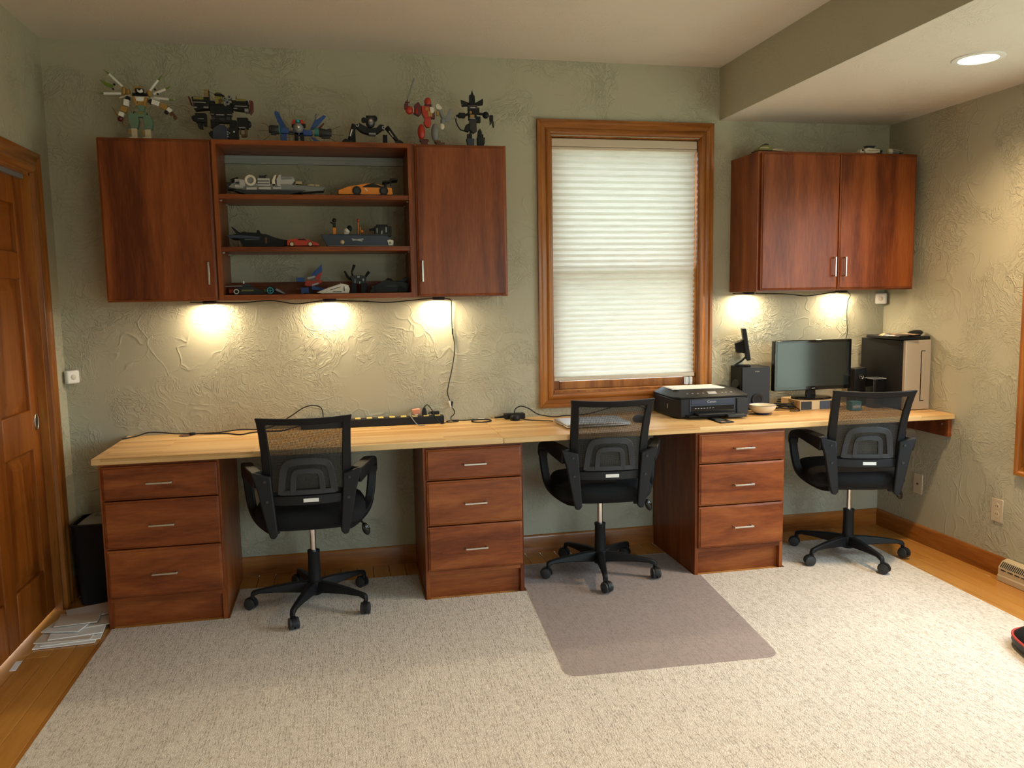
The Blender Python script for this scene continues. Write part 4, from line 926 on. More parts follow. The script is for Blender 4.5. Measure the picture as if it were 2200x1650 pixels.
pile = [((.135, -.66, .004), (.235, .10), 3, 'paper', 'white envelope at the bottom front of the floor pile'), ((.150, -.615, .008), (.225, .15), 6, 'paper', 'white sheet second from the bottom of the floor pile'),
        ((.125, -.60, .0125), (.22, .16), -2, 'envelope', 'manila envelope in the middle of the floor pile'), ((.155, -.57, .017), (.21, .16), 8, 'paper', 'white envelope above the manila one in the floor pile'),
        ((.150, -.47, .022), (.20, .22), 14, 'envelope', 'manila envelope on top at the rear of the floor pile'), ((.105, -.545, .0265), (.16, .13), -12, 'paper', 'folded white letter topmost at the front of the floor pile'),
        ((.16, -.40, .031), (.19, .15), 22, 'paper', 'white sheet at the back of the floor pile touching the wastebasket'), ((.135, -.50, .0355), (.17, .12), 5, 'envelope', 'small manila envelope lying highest on the floor pile')]
for p, sz, rz, m, lb in pile:
    p = (min(p[0], .158), p[1], p[2])
    o = MB().box(-sz[0] / 2, sz[0] / 2, -sz[1] / 2, sz[1] / 2, -.0021, .0021).build('envelope', m, bevel=.0006, seg=1)
    o.location = p; o.rotation_euler = (0, 0, R(rz)); tag(o, lb, 'paper', 'papers piled on the floor by the door')
# the lowest sheet lies on the floor
sc = MB().cbox((.012, -.86, .002), (.022, .085, .002), (0, 0, 4)).build('paper_scrap', 'paper', loc=(.012, -.86, .001)); tag(sc, 'sliver of white paper on the floor at the door', 'paper')

# padded floor seat, mostly out of frame at the right
fs = thing('floor_cushion', 'black padded seat edge with red piping at right edge of photo', 'cushion', (4.045, -1.815, RUG), R(-18))
def pad(sx, sy, z): 
    o = []
    for i in range(40):
        t = 2 * math.pi * i / 40; c, s_ = math.cos(t), math.sin(t); o.append((sx * math.copysign(abs(c) ** .55, c), sy * math.copysign(abs(s_) ** .55, s_), z))
    return o
MB().rings([pad(.19, .17, .001), pad(.220, .195, .008), pad(.230, .205, .026), pad(.226, .200, .042)]).build('base', 'padblack', fs, local=True, angle=60)
MB().tube(pad(.227, .201, .0460), .0050, 6, True).build('piping', 'redfab', fs, local=True)
MB().rings([pad(.222, .196, .048), pad(.205, .18, .066), pad(.165, .14, .080), pad(.08, .07, .086)]).build('top_pad', 'blackpl', fs, local=True, angle=60)

# ================================================================== TOY MODELS
# sketched in small units (about 2 mm), x to the right, z up from the shelf, y towards the room negative
def toy(name, label, cat, base, unit, parts, group):
    o = thing(name, label, cat, base, 0, group)
    u = unit
    for pn, m, shapes in parts:
        built = []
        for s_ in shapes:
            b = MB(); k = s_[0]
            if k == 'b':      # x0,x1,z0,z1,depth,[y],[tilt]
                x0, x1, z0, z1, d = s_[1:6]; y = s_[6] if len(s_) > 6 else 0; a = s_[7] if len(s_) > 7 else 0
                b.cbox(((x0 + x1) / 2 * u, y * u, (z0 + z1) / 2 * u), ((x1 - x0) * u, d * u, (z1 - z0) * u), (0, a, 0))
            elif k == 'c':    # x0,z0,x1,z1,r0,r1,[y]
                x0, z0, x1, z1, r0, r1 = s_[1:7]; y = s_[7] if len(s_) > 7 else 0
                b.cyl((x0 * u, y * u, z0 * u), (x1 * u, y * u, z1 * u), r0 * u, r1 * u, 10)
            elif k == 'd':    # disc facing front: x,z,r,depth,[y]
                x, z, r_, d = s_[1:5]; y = s_[5] if len(s_) > 5 else 0
                b.cyl((x * u, (y - d / 2) * u, z * u), (x * u, (y + d / 2) * u, z * u), r_ * u, r_ * u, 16)
            elif k == 'e':    # ellipsoid x,z,rx,rz,ry,[y]
                x, z, rx, rz, ry = s_[1:6]; y = s_[6] if len(s_) > 6 else 0
                b.ell((x * u, y * u, z * u), (rx * u, ry * u, rz * u), 12, 8)
            elif k == 'p':    # polygon [(x,z)], depth, [y]
                y = s_[3] if len(s_) > 3 else 0
                b.prism([(p[0] * u, p[1] * u) for p in s_[1]], 'y', (y - s_[2] / 2) * u, (y + s_[2] / 2) * u)
            elif k == 't': b.tube([(p[0] * u, p[1] * u, p[2] * u) for p in s_[1]], s_[2] * u, 6, len(s_) > 3)
            v = b.v; bb = [[min(p[i] for p in v), max(p[i] for p in v)] for i in range(3)]
            # shapes that touch become one piece, separate ones stay separate parts
            hit = [q for q in built if all(q[1][i][0] <= bb[i][1] and bb[i][0] <= q[1][i][1] for i in range(3))]
            bev = k in 'bp'
            for q in hit:
                built.remove(q); b.add(q[0].v, q[0].f); bb = [[min(bb[i][0], q[1][i][0]), max(bb[i][1], q[1][i][1])] for i in range(3)]; bev = bev or q[2]
            built.append((b, bb, bev))
        for b, bb, bev in built: b.build(pn, M[m], o, local=True, bevel=.0012 if bev else 0, seg=1)
    return o
ZT = CT + .0005
G1 = 'toy robots on top of the left wall cabinets'
toy('toy_robot', 'white, gold and green winged toy robot on the far left cabinet', 'toy', (0.4675, -0.215, ZT), 0.001965, [
    ('wing_bar', 'white', [('c', -65, 148, -37, 120, 3.0, 3.0, 6)]), ('wing_bar', 'white', [('c', -79, 105, -42, 106, 3.0, 3.0, 6)]), ('wing_bar', 'white', [('c', 39, 139, 20, 114, 3.0, 3.0, 6)]),
    ('wing_bar', 'white', [('c', 54, 119, 28, 107, 3.0, 3.0, 6)]), ('wing_bar', 'white', [('c', 60.5, 96, 28, 98.7, 3.0, 3.0, 6)]), ('wing_fin', 'offwhite', [('p', [(-47, 94), (-44, 98), (-22, 104), (-21, 100)], 5, 4)]), ('wing_fin', 'offwhite', [('p', [(22, 100), (42, 95), (41, 92), (20, 95)], 5, 4)]),
    ('wing_blade', 'transgreen', [('p', [(-78, 159), (-64, 150), (-66, 147)], 1.2, 6), ('p', [(-86, 135), (-58, 124), (-60, 117), (-74, 122)], 1.2, 6), ('p', [(-92, 105), (-79, 107), (-79, 103)], 1.2, 6)]),
    ('wing_blade', 'transgreen', [('p', [(50, 153), (38, 140), (42, 137)], 1.2, 6), ('p', [(66, 126), (54, 121), (56, 117)], 1.2, 6), ('p', [(74, 93), (60, 98), (60, 94)], 1.2, 6)]),
    ('wing_root', 'gold', [('e', -36, 112, 5, 10, 5, 5), ('e', -27, 110, 6, 7, 5, 5), ('e', 18, 108, 6, 8, 5, 5)]), ('joint', 'blackpl', [('d', -55, 125, 2.2, 4, 4), ('d', -58, 115, 2.2, 4, 4), ('d', 32, 117, 2.2, 4, 4), ('d', 37, 107, 2.2, 4, 4)]),
    ('head', 'blackpl', [('b', -9, 8, 102, 116, 12), ('b', -16, 16, 98, 106, 12)]), ('helmet', 'white', [('p', [(-5, 115), (0, 110), (6, 115), (8, 108), (2, 105), (-4, 108)], 4, -7)]), ('crest', 'gold', [('b', -13, -2, 112, 121, 8), ('b', -2, 3, 114, 121, 8)]),
    ('chest', 'white', [('p', [(-21, 98), (18, 98), (10, 88), (-8, 88)], 14), ('b', -8, 8, 87, 97, 18)]), ('chest_plate', 'gold', [('p', [(-18, 99), (-11, 97), (-4, 78), (-9, 76)], 16), ('p', [(10, 97), (17, 97), (10, 76), (6, 78)], 16), ('b', -5, 7, 79, 88, 14)]),
    ('waist', 'sandgreen', [('p', [(-8, 80), (10, 80), (6, 64), (-3, 64)], 12)]), ('pelvis', 'sandgreen', [('b', -14, 12, 52, 63, 13)]), ('hip', 'blackpl', [('b', -18, -8, 54, 64, 9, 0, 30), ('b', 7, 13, 54, 62, 9)]), ('belt', 'olive', [('b', -6, 5, 59, 64, 15)]),
    ('leg', 'sandgreen', [('p', [(-28, 55), (-22, 62), (-8, 58), (-5, 44), (-9, 27), (-23, 27), (-27, 40)], 15)]), ('leg', 'sandgreen', [('p', [(4, 50), (8, 58), (20, 56), (25, 40), (22, 25), (7, 25), (5, 40)], 15)]),
    ('shin', 'cream', [('b', -23, -11, 6, 27, 13), ('d', -24, 19, 6, 8)]), ('shin', 'cream', [('b', 6, 19, 6, 25, 13), ('d', 6, 18, 6, 8)]), ('knee_disc', 'gold', [('d', -25, 19, 4.5, 10), ('d', 4.5, 18, 4.5, 10)]), ('foot', 'offwhite', [('b', -27, -10, 0, 6, 22, -3)]), ('foot', 'offwhite', [('b', 3, 21, 0, 6, 22, -3)]), ('ankle', 'gold', [('b', -22, -12, 5, 9, 10), ('b', 7, 18, 5, 9, 10)]),
    ('arm', 'white', [('b', -36, -25, 77, 91, 11, 0, 10), ('b', -48, -37, 53, 63, 11, 0, 20)]), ('forearm', 'gold', [('b', -43, -30, 63, 76, 11, 0, 20)]), ('fist', 'maroon', [('e', -46, 48, 6.5, 6, 6)]), ('sword', 'transgold', [('p', [(-64, 77), (-60, 72), (-50, 56), (-53, 55)], 2), ('p', [(-42, 45), (-38, 33), (-44, 42)], 2)]),
    ('arm', 'white', [('b', 24, 41, 80, 91, 10, 0, 18), ('b', 56, 67, 66, 75, 10, 0, 38)]), ('forearm', 'gold', [('b', 42, 57, 72, 84, 11, 0, 25)]), ('claw', 'brown', [('c', 66, 66, 74, 54, 2.5, 3.5), ('c', 62, 66, 64, 58, 2, 2), ('e', 73, 54, 4, 5, 4)]), ('joint', 'blackpl', [('d', -27, 94, 5, 8), ('d', 22, 88, 5, 8), ('d', 54, 65, 4, 8)])], G1)
toy('toy_robot', 'bulky black toy robot with cannons and gold ladder on the shelf edge', 'toy', (0.8233, -0.250, ZT), 0.001987, [
    ('shoulder', 'blackpl', [('p', [(-65, 95), (-28, 95), (-28, 70), (-60, 66)], 24), ('b', -28, -16, 68, 88, 18)]), ('shoulder', 'blackpl', [('p', [(21, 90), (57, 90), (59, 66), (24, 70)], 24), ('b', 12, 23, 66, 84, 18)]), ('panel', 'olive', [('b', -61, -39, 89, 94, 25.5), ('b', 31, 53, 88, 93, 25)]),
    ('stripe', 'lightgrey', [('b', -62, -34, 82, 84, 24.6), ('b', 28, 56, 76, 78, 24.8)]), ('side_fin', 'maroon', [('p', [(-73, 96), (-70, 96), (-66, 80), (-68, 78)], 18)]), ('side_fin', 'maroon', [('p', [(60, 92), (68, 90), (68, 70), (61, 60)], 18)]), ('vent', 'grey', [('b', -61, -54, 70, 73, 25), ('b', -40, -29, 70, 74, 25), ('b', 25, 34, 70, 73, 25), ('b', 49, 58, 65, 72, 25), ('e', -59, 79, 4, 2, 13)]),
    ('ladder', 'gold', [('b', -38, -36, 95, 113, 3), ('b', -32, -30, 95, 112, 3), ('b', -38, -30, 104, 106, 3), ('b', -40, -28, 112, 114, 3)]), ('mast', 'blackpl', [('b', -29, -27, 92, 112, 3), ('c', 31, 92, 31, 103, 1.5, .5), ('t', [(-28, 0, 110), (-14, 0, 103)], .5)]),
    ('hat', 'blackpl', [('p', [(-17, 103), (-13, 99), (3, 98), (6, 101), (0, 104), (-12, 105)], 16)]), ('crown', 'olive', [('b', -13, -1, 103, 108, 9), ('c', -9, 107, -9, 110, 1.5, .5), ('c', -3, 107, -3, 110, 1.5, .5)]), ('cockpit', 'olive', [('b', -15, 2, 80, 99, 14)]), ('pilot', 'brown', [('b', -7, 0, 82, 92, 16)]), ('canopy_light', 'white', [('e', 0, 84, 1.6, 2, 9)]),
    ('cannon', 'grey', [('d', 12.4, 84, 5.6, 16, -6), ('d', 17, 96.5, 5, 14, -4), ('d', 6.7, 93, 4, 12, -4)]), ('cannon_bore', 'blackpl', [('d', 12.4, 84, 2.4, 16.6, -6), ('d', 17, 96.5, 2.2, 14.6, -4), ('d', 6.7, 93, 1.8, 12.6, -4)]),
    ('torso', 'blackpl', [('b', -27, 20, 57, 77, 22), ('b', -16, 4, 74, 82, 16), ('b', -24, 18, 40, 57, 18)]), ('belt', 'lightgrey', [('b', -26, -18, 57, 58.5, 23), ('b', -14, 4, 56, 57.5, 23), ('b', 10, 20, 57, 58, 23)]), ('gear', 'darkgrey', [('b', -24, -16, 46, 52, 20), ('b', -8, 4, 44, 50, 20), ('b', 8, 16, 45, 53, 20)]),
    ('arm', 'blackpl', [('b', -60, -36, 40, 60, 18), ('d', -62, 49, 6, 14)]), ('arm', 'blackpl', [('b', 31, 55, 28, 52, 18), ('e', 57, 39, 5, 8, 7)]), ('cuff', 'grey', [('b', -55, -41, 46.5, 48, 19), ('b', 34, 49, 28, 31, 19)]), ('fist', 'blackpl', [('p', [(-57, 40), (-45, 40), (-45, 25), (-54, 27)], 12), ('b', -43, -36, 32, 42, 10)]), ('fist', 'brown', [('b', 35, 38, 16, 28, 10), ('b', 46, 52, 12, 28, 10), ('b', 38, 50, 10, 16, 10)]),
    ('leg', 'blackpl', [('b', -27, -10, 28, 46, 16), ('d', -25, 14, 7, 16)]), ('leg', 'blackpl', [('b', 14, 29, 26, 46, 16)]), ('boot', 'navy', [('p', [(-24, 0), (11, 0), (9, 28), (4, 34), (-10, 34), (-22, 26)], 26)]), ('boot', 'blackpl', [('b', 12, 32, 0, 29, 26)]), ('rivet', 'lightgrey', [('d', 10, 18, 1.4, 27), ('d', 10, 13, 1.4, 27), ('d', 10, 8, 1.4, 27), ('d', 24, 19, 2, 27), ('d', 14, 16, 1.2, 27)])], G1)
toy('toy_insect_plane', 'blue winged insect shaped toy aircraft above the open shelf', 'toy', (1.1726, -0.250, ZT), 0.002027, [
    ('eye', 'grey', [('e', -8.5, 32, 11.5, 11.5, 11, -6)]), ('collar', 'blue', [('d', -8.5, 29, 12.5, 10, 0)]), ('pupil', 'chrome', [('e', -8, 32.5, 4, 4, 3, -15)]), ('head', 'red', [('p', [(-24, 40), (-20, 51), (-14, 50), (-16, 40)], 12), ('p', [(-3, 42), (-4, 50), (2, 51), (6, 42)], 12)]), ('dome', 'teal', [('e', -9, 48, 6, 5, 6)]), ('brow', 'blackpl', [('b', -23, -17, 34, 42, 10), ('b', 0, 8, 34, 42, 10)]),
    ('middle_leg', 'blackpl', [('p', [(-18, 22), (-8, 22), (-11, 0), (-18, 0)], 10)]), ('middle_leg', 'blackpl', [('p', [(-7, 22), (3, 22), (3, 0), (-4, 0)], 10)]),
    ('wing', 'blue', [('p', [(-61, 67), (-59, 71), (-53, 70), (-36, 36), (-37, 31), (-46, 31), (-55, 47)], 3, 6), ('p', [(-50, 71), (-48, 56), (-46, 48), (-50, 55)], 2.4, 2)]), ('wing', 'blue', [('p', [(17, 31), (30, 55), (31, 67.5), (33, 67), (32, 53), (49, 65), (55, 62), (38, 43), (25, 31)], 3, 6)]), ('wing', 'maroon', [('p', [(30, 30), (49, 48), (50, 44), (38, 30)], 2, 4)]),
    ('strut', 'blue', [('b', 2, 22, 16, 28, 10), ('b', -48, -30, 20, 32, 10)]), ('strut_rail', 'darkgrey', [('b', -34, -16, 22, 26, 8), ('b', -32, 24, 18, 20, 6)]),
    ('engine', 'darkgrey', [('c', -74, 28, -52, 28, 8, 10.5), ('b', -70, -58, 16, 22, 8), ('b', -72, -60, 34, 38, 8)]), ('engine', 'darkgrey', [('c', 38, 24, 66, 22, 11, 7), ('b', 42, 62, 11, 16, 8), ('p', [(52, 30), (64, 34), (66, 30), (56, 27)], 6)]), ('engine_ring', 'tealtoy', [('c', 27, 25, 37, 24.5, 9, 9.5), ('c', -52, 28, -49, 28, 9, 9)]),
    ('lower_wing', 'blue', [('p', [(-49, 18), (-35, 20), (-36, 0), (-50, 2)], 4)]), ('lower_wing', 'blue', [('p', [(17, 14), (27, 11), (46, 0), (30, 0)], 4)]), ('feeler', 'brown', [('t', [(66, 0, 30), (78, -3, 36), (86, -4, 38)], .5), ('t', [(66, 0, 20), (80, -3, 19), (94, -4, 18)], .5), ('t', [(62, 0, 12), (72, -2, 5), (80, -3, 1)], .5), ('t', [(-72, 0, 32), (-80, -2, 40), (-90, -3, 42)], .5), ('t', [(-74, 0, 26), (-88, -2, 26), (-98, -2, 25)], .5), ('t', [(-70, 0, 18), (-80, -2, 8), (-90, -3, 2)], .5)])], G1)
toy('toy_walker', 'black four legged toy walker with low arched body above the shelf', 'toy', (1.4943, -0.250, ZT), 0.002046, [
    ('body', 'darkgrey', [('e', -3.6, 50, 11, 14, 11)]), ('face', 'grey', [('e', -3, 49, 6, 8, 6, -8), ('d', -3, 44, 2, 6, -12)]), ('lamp', 'silver', [('b', -6, 0, 48, 53, 5, -13)]), ('ear', 'blackpl', [('d', -18, 54, 6, 6), ('d', 6, 58, 7, 6)]), ('brow', 'blackpl', [('b', -13, 4, 60, 64, 12)]),
    ('chassis', 'blackpl', [('p', [(-38, 44), (-30, 46), (-18, 40), (-6, 34), (10, 36), (18, 44), (28, 42), (26, 34), (12, 24), (-8, 21), (-26, 27), (-36, 36)], 22)]), ('belly', 'grey', [('b', -8, 8, 20, 24, 23)]),
    ('hip_joint', 'silver', [('d', -33.5, 41, 4.2, 26), ('d', 26, 36, 3.6, 26)]), ('hip_core', 'blackpl', [('d', -33.5, 41, 2.6, 27), ('d', 26, 36, 2.2, 27)]),
    ('front_leg', 'blackpl', [('c', -40, 42, -52, 7, 6.5, 5, -8), ('p', [(-70, 0), (-68, 5), (-62, 9), (-48, 6), (-46, 0)], 16, -8)]), ('front_leg', 'blackpl', [('c', 33, 38, 57, 7, 6, 4.5, -8), ('p', [(50, 0), (52, 4), (62, 9), (70, 4), (72, 0)], 16, -8)]), ('rear_leg', 'blackpl', [('b', -46, -38, 0, 32, 9, 14)]), ('rear_leg', 'blackpl', [('b', 25, 35, 0, 24, 9, 14)]), ('shin_stripe', 'silver', [('c', -46, 30, -51, 15, 1.6, 1.6, -14), ('c', 38, 28, 47, 15, 1.4, 1.4, -14)])], G1)
toy('toy_robot', 'red and grey toy robot raising a long sword', 'toy', (1.7688, -0.250, ZT), 0.002086, [
    ('sword', 'grey', [('p', [(-31, 150), (-34.5, 149), (-51, 101), (-48, 100)], 2)]), ('hilt', 'maroon', [('c', -49.5, 101, -53, 84, 1.6, 1.6), ('b', -55, -45, 94, 97, 5)]), ('fist', 'maroon', [('b', -57, -48, 80, 92, 9)]),
    ('arm', 'red', [('e', -46, 78, 9, 9.5, 8)]), ('arm', 'maroon', [('p', [(-36, 70), (-35, 88), (-25, 96), (-19, 86), (-19, 70), (-25, 65)], 14)]), ('elbow', 'offwhite', [('b', -38, -35, 72, 84, 9)]), ('arm_plate', 'red', [('e', -30, 76, 3.5, 8, 9, -2)]),
    ('head', 'red', [('e', -3, 98, 8, 10, 9)]), ('neck_guard', 'maroon', [('p', [(-11, 92), (5, 92), (6, 87), (-10, 86)], 12)]),
    ('torso', 'red', [('p', [(-19, 87), (0, 87), (2, 62), (-11, 60), (-17, 70)], 16)]), ('chest_patch', 'gold', [('b', -10, -3, 77, 84, 17.5), ('b', -4, 6, 64, 76, 17)]), ('chest_patch', 'offwhite', [('p', [(0, 85), (8, 85), (12, 78), (8, 71), (2, 72)], 18)]), ('torso_side', 'maroon', [('b', -2, 12, 60, 76, 14)]),
    ('waist', 'red', [('p', [(-12, 61), (3, 61), (3, 48), (0, 41), (-7, 40), (-12, 46)], 14)]), ('leg', 'red', [('e', -19.4, 30, 9, 18, 9), ('b', -14, -10, 46, 53, 8)]), ('foot', 'maroon', [('b', -24, -6, 8, 14, 10), ('b', -21, -7, 0, 8, 16, -3), ('d', -5.5, 11, 3, 6)]),
    ('leg', 'grey', [('e', 12, 29, 9, 21, 9)]), ('foot', 'brown', [('b', 10, 24, 6, 12, 10), ('b', 13, 33, 0, 6, 16, -3)]), ('shoulder', 'offwhite', [('p', [(14, 90), (20, 95), (30, 84), (24, 80), (16, 82)], 10)]),
    ('arm', 'grey', [('c', 23, 82, 33, 60, 5, 5), ('e', 31, 55, 6, 9, 6)]), ('hand', 'offwhite', [('e', 28.6, 44, 6, 8, 6)]), ('blade', 'grey', [('p', [(36, 62), (48, 84), (53, 85), (50, 67), (54, 63), (46, 54), (36, 55)], 3)]), ('arm_plate', 'gold', [('b', 16, 22, 68, 78, 9)])], G1)
toy('toy_robot', 'black toy robot with tall spiked crown on the cabinet left of the window', 'toy', (1.9813, -0.250, ZT), 0.002086, [
    ('crown', 'blackpl', [('p', [(-9, 92), (-8, 116), (-4, 118), (-1, 128), (2, 118), (5, 115), (6, 92)], 5, 2)]), ('fan', 'blackpl', [('p', [(-28, 106), (-9, 100), (-9, 92), (-27, 96)], 3, 3), ('p', [(-27, 94), (-10, 94), (-10, 91), (-26, 89)], 3, 1)]), ('fan', 'blackpl', [('p', [(5, 99), (25, 110), (25, 97), (6, 92)], 3, 3), ('p', [(6, 95), (24, 98), (23, 94), (7, 92)], 3, 1)]),
    ('mask', 'darkgrey', [('b', -12, 9, 83, 93, 14)]), ('teeth', 'lightgrey', [('b', -7, 5, 86, 88, 15.5)]), ('visor', 'maroon', [('b', -8, 4, 90, 92, 15)]), ('torso', 'blackpl', [('p', [(-12, 84), (9, 84), (7, 60), (-11, 60)], 14), ('b', 6, 15, 74, 88, 9), ('b', 8, 17, 54, 68, 9)]), ('badge', 'gold', [('b', -9, -4, 73, 79, 15.5), ('b', -8, 2, 64, 71, 15.5)]), ('plate', 'grey', [('b', -10, 4, 61, 64, 15.5)]),
    ('waist', 'darkgrey', [('p', [(-9, 60), (6, 60), (7, 34), (0, 29), (-9, 36)], 12)]), ('arm', 'blackpl', [('b', -34, -19, 64, 75, 11), ('c', -20, 70, -10, 74, 3, 3), ('c', -40, 68, -33, 69, 3, 3)]), ('arm', 'blackpl', [('e', 30, 72, 8, 8, 8), ('c', 10, 75, 26, 74, 3, 3), ('b', 39, 47, 58, 72, 8)]), ('claw', 'darkgrey', [('c', 42, 58, 40, 50, 2.5, 1.5), ('c', 46, 58, 48, 44, 2.8, 1.8)]),
    ('thigh', 'blackpl', [('p', [(-23, 35), (-18, 48), (-10, 52), (-7, 40), (-12, 32)], 11)]), ('thigh', 'darkgrey', [('p', [(0, 52), (7, 54), (8, 34), (2, 30), (-2, 36)], 11)]), ('shin', 'blackpl', [('b', -15, -4, 17, 28, 10), ('b', -9, -5, 26, 34, 6)]), ('shin', 'blackpl', [('p', [(9, 20), (11, 36), (15, 41), (19, 34), (20, 20)], 10), ('b', 18, 23, 20, 28, 8)]),
    ('boot', 'navy', [('p', [(-17, 17), (1, 17), (0, 0), (-14, 0)], 16)]), ('boot', 'blackpl', [('p', [(8, 20), (26, 20), (25, 6), (22, 0), (9, 0)], 16)]), ('tail', 'blackpl', [('t', [(-40, 2, 64), (-40, 2, 56), (-36, 2, 46), (-30, 2, 38), (-23, 2, 36)], 1.5)]), ('left_claw', 'grey', [('p', [(-45, 66), (-38, 70), (-39, 64), (-44, 61)], 4)])], G1)

G2 = 'toy models inside the open wall shelf'
S2, S1, S0 = SZ[1] + .0006, SZ[0] + .0006, CB + .0246
toy('toy_spaceship', 'long pale grey toy spaceship on the upper shelf', 'toy', (1.0584, -0.220, S2), 0.002114, [
    ('hull', 'grey', [('p', [(-100, 24), (-88, 27), (-30, 24), (20, 24), (60, 20), (96, 16), (94, 11), (60, 8), (-10, 4), (-90, 12), (-108, 16)], 40)]), ('underside', 'darkgrey', [('p', [(-98, 10), (56, 10), (20, 0), (-70, 0)], 52)]), ('engine', 'darkgrey', [('b', -112, -98, 12, 27, 30), ('c', -104, 32, -88, 37, 4, 4), ('b', -112, -106, 18, 22, 40)]), ('hull_plate', 'lightgrey', [('b', -94, -76, 26, 34, 38), ('b', -94, -76, 15, 22, 43), ('b', -70, -48, 10, 16, 48), ('b', -44, -18, 11, 17, 49), ('b', -14, 4, 12, 17, 48), ('b', 30, 44, 12, 18, 30), ('b', 50, 66, 11, 15, 29)]),
    ('ring', 'offwhite', [('t', [(-61 + 9.5 * math.cos(q * math.pi / 8), -22, 31 + 9.5 * math.sin(q * math.pi / 8)) for q in range(16)], 3, 1)]), ('ring_core', 'grey', [('d', -61, 31, 8, 30, -6)]),
    ('block', 'lightgrey', [('b', -46, -20, 19, 36, 42), ('b', -84, -72, 18, 32, 46)]), ('stripe', 'darkgrey', [('b', -46, -21, 29, 31, 43), ('b', -46, -21, 23, 25, 43), ('b', -92, -76, 24, 27, 44)]), ('turret', 'darkgrey', [('b', -44, -30, 36, 44, 10), ('c', -34, 42, -28, 46, 1.5, 1.5)]), ('fin', 'offwhite', [('p', [(-15, 20), (-16, 32), (-10, 43), (-5, 44), (-9, 32), (-8, 20)], 40)]), ('fin', 'lightgrey', [('p', [(-5, 20), (-6, 34), (0, 44), (5, 44), (2, 32), (3, 18)], 42)]),
    ('cockpit', 'lightgrey', [('p', [(1, 18), (2, 42), (30, 40), (33, 32), (22, 19)], 36)]), ('canopy', 'grey', [('p', [(4, 41), (28, 39), (29, 35), (5, 34)], 38)]), ('nose', 'grey', [('p', [(22, 24), (96, 20), (97, 14), (62, 8), (6, 4)], 26)]), ('nose_detail', 'tan', [('b', 60, 74, 21, 26, 16), ('b', 76, 86, 20, 26, 14), ('b', 34, 48, 26, 32, 14)])], G2)
toy('toy_race_car', 'orange toy race car with black rear wing on the upper shelf', 'toy', (1.4561, -0.235, S2), 0.002108, [
    ('body', 'orange', [('p', [(-62, 2), (-61, 11), (-40, 19), (-13, 24), (8, 27), (30, 24), (42, 18), (57, 17), (59, 2)], 44)]), ('roof', 'blackpl', [('p', [(-10, 18), (2, 24), (15, 27), (36, 20), (38, 17)], 45)]), ('front', 'blackpl', [('p', [(-63, 0), (-63, 8), (-45, 16), (-38, 10), (-38, 0)], 42)]), ('nose_stripe', 'orange', [('p', [(-62, 9), (-40, 19), (-36, 18), (-46, 8)], 30)]),
    ('wheel', 'rubber', [('d', -21, 10, 10, 10, -19)]), ('wheel', 'rubber', [('d', 38.7, 10, 10, 10, -19)]), ('wheel', 'rubber', [('d', -21, 10, 10, 10, 19)]), ('wheel', 'rubber', [('d', 38.7, 10, 10, 10, 19)]), ('rim', 'darkgrey', [('d', -21, 10, 6, 1, -24.4), ('d', 38.7, 10, 6, 1, -24.4)]), ('rear_wing', 'blackpl', [('p', [(38, 29), (54, 31), (54, 34), (37, 33)], 40), ('p', [(53, 33), (72, 35), (72, 38), (54, 38)], 42)]), ('wing_strut', 'blackpl', [('b', 42, 46, 17, 31, 3, -10), ('b', 54, 57, 22, 35, 3, -10), ('b', 42, 46, 17, 31, 3, 10)]), ('decal', 'white', [('p', [(-4, 15), (2, 9), (4, 9), (-1, 16)], 44.8)]), ('skirt', 'darkgrey', [('b', -10, 28, 0, 3, 43)])], G2)
toy('toy_jet', 'black toy jet with swept tail fins on the middle shelf', 'toy', (0.9587, -0.205, S1), 0.002119, [
    ('fuselage', 'blackpl', [('p', [(-69, 25), (-38, 33), (-3, 32), (14, 27), (44, 18), (70, 14), (58, 4), (40, 0), (-36, 0), (-44, 16)], 30)]), ('wing', 'navy', [('p', [(-69, 25), (-40, 26), (0, 22), (0, 17), (-62, 19)], 70)]), ('tail_fin', 'blackpl', [('p', [(-61, 45), (-57, 44), (-42, 32), (-50, 29)], 3, -12)]), ('tail_fin', 'blackpl', [('p', [(-9, 40), (-4, 40), (0, 31), (-10, 31)], 3, 10)]), ('canopy', 'navy', [('p', [(2, 30), (12, 30), (30, 22), (10, 22)], 12)]), ('highlight_panel', 'grey', [('b', -34, -2, 16, 19, 31)]), ('nozzle', 'brown', [('b', -40, -30, 28, 35, 14), ('b', 10, 14, 8, 22, 31)]), ('nose_gear', 'lightgrey', [('b', 46, 54, 0, 3, 12), ('c', 50, 3, 50, 12, 2, 2)]), ('belly', 'blackpl', [('b', -36, 44, 0, 8, 34)])], G2)
toy('toy_car', 'small glossy red toy sports car on the middle shelf', 'toy', (1.1562, -0.252, S1), 0.002086, [
    ('body', 'red', [('p', [(-36, 2), (-35, 14), (-28, 16), (-14, 18), (2, 18), (16, 13), (32, 8), (35, 2)], 30)]), ('windows', 'blackpl', [('p', [(-14, 14), (-10, 17.5), (2, 17.5), (10, 13)], 30.6)]), ('wheel', 'rubber', [('d', -25, 5.5, 5.5, 6, -13)]), ('wheel', 'rubber', [('d', 15, 5.5, 5.5, 6, -13)]), ('wheel', 'rubber', [('d', -25, 5.5, 5.5, 6, 13)]), ('wheel', 'rubber', [('d', 15, 5.5, 5.5, 6, 13)]), ('rim', 'tan', [('d', -25, 5.5, 4, 1, -16.2), ('d', 15, 5.5, 4, 1, -16.2)])], G2)
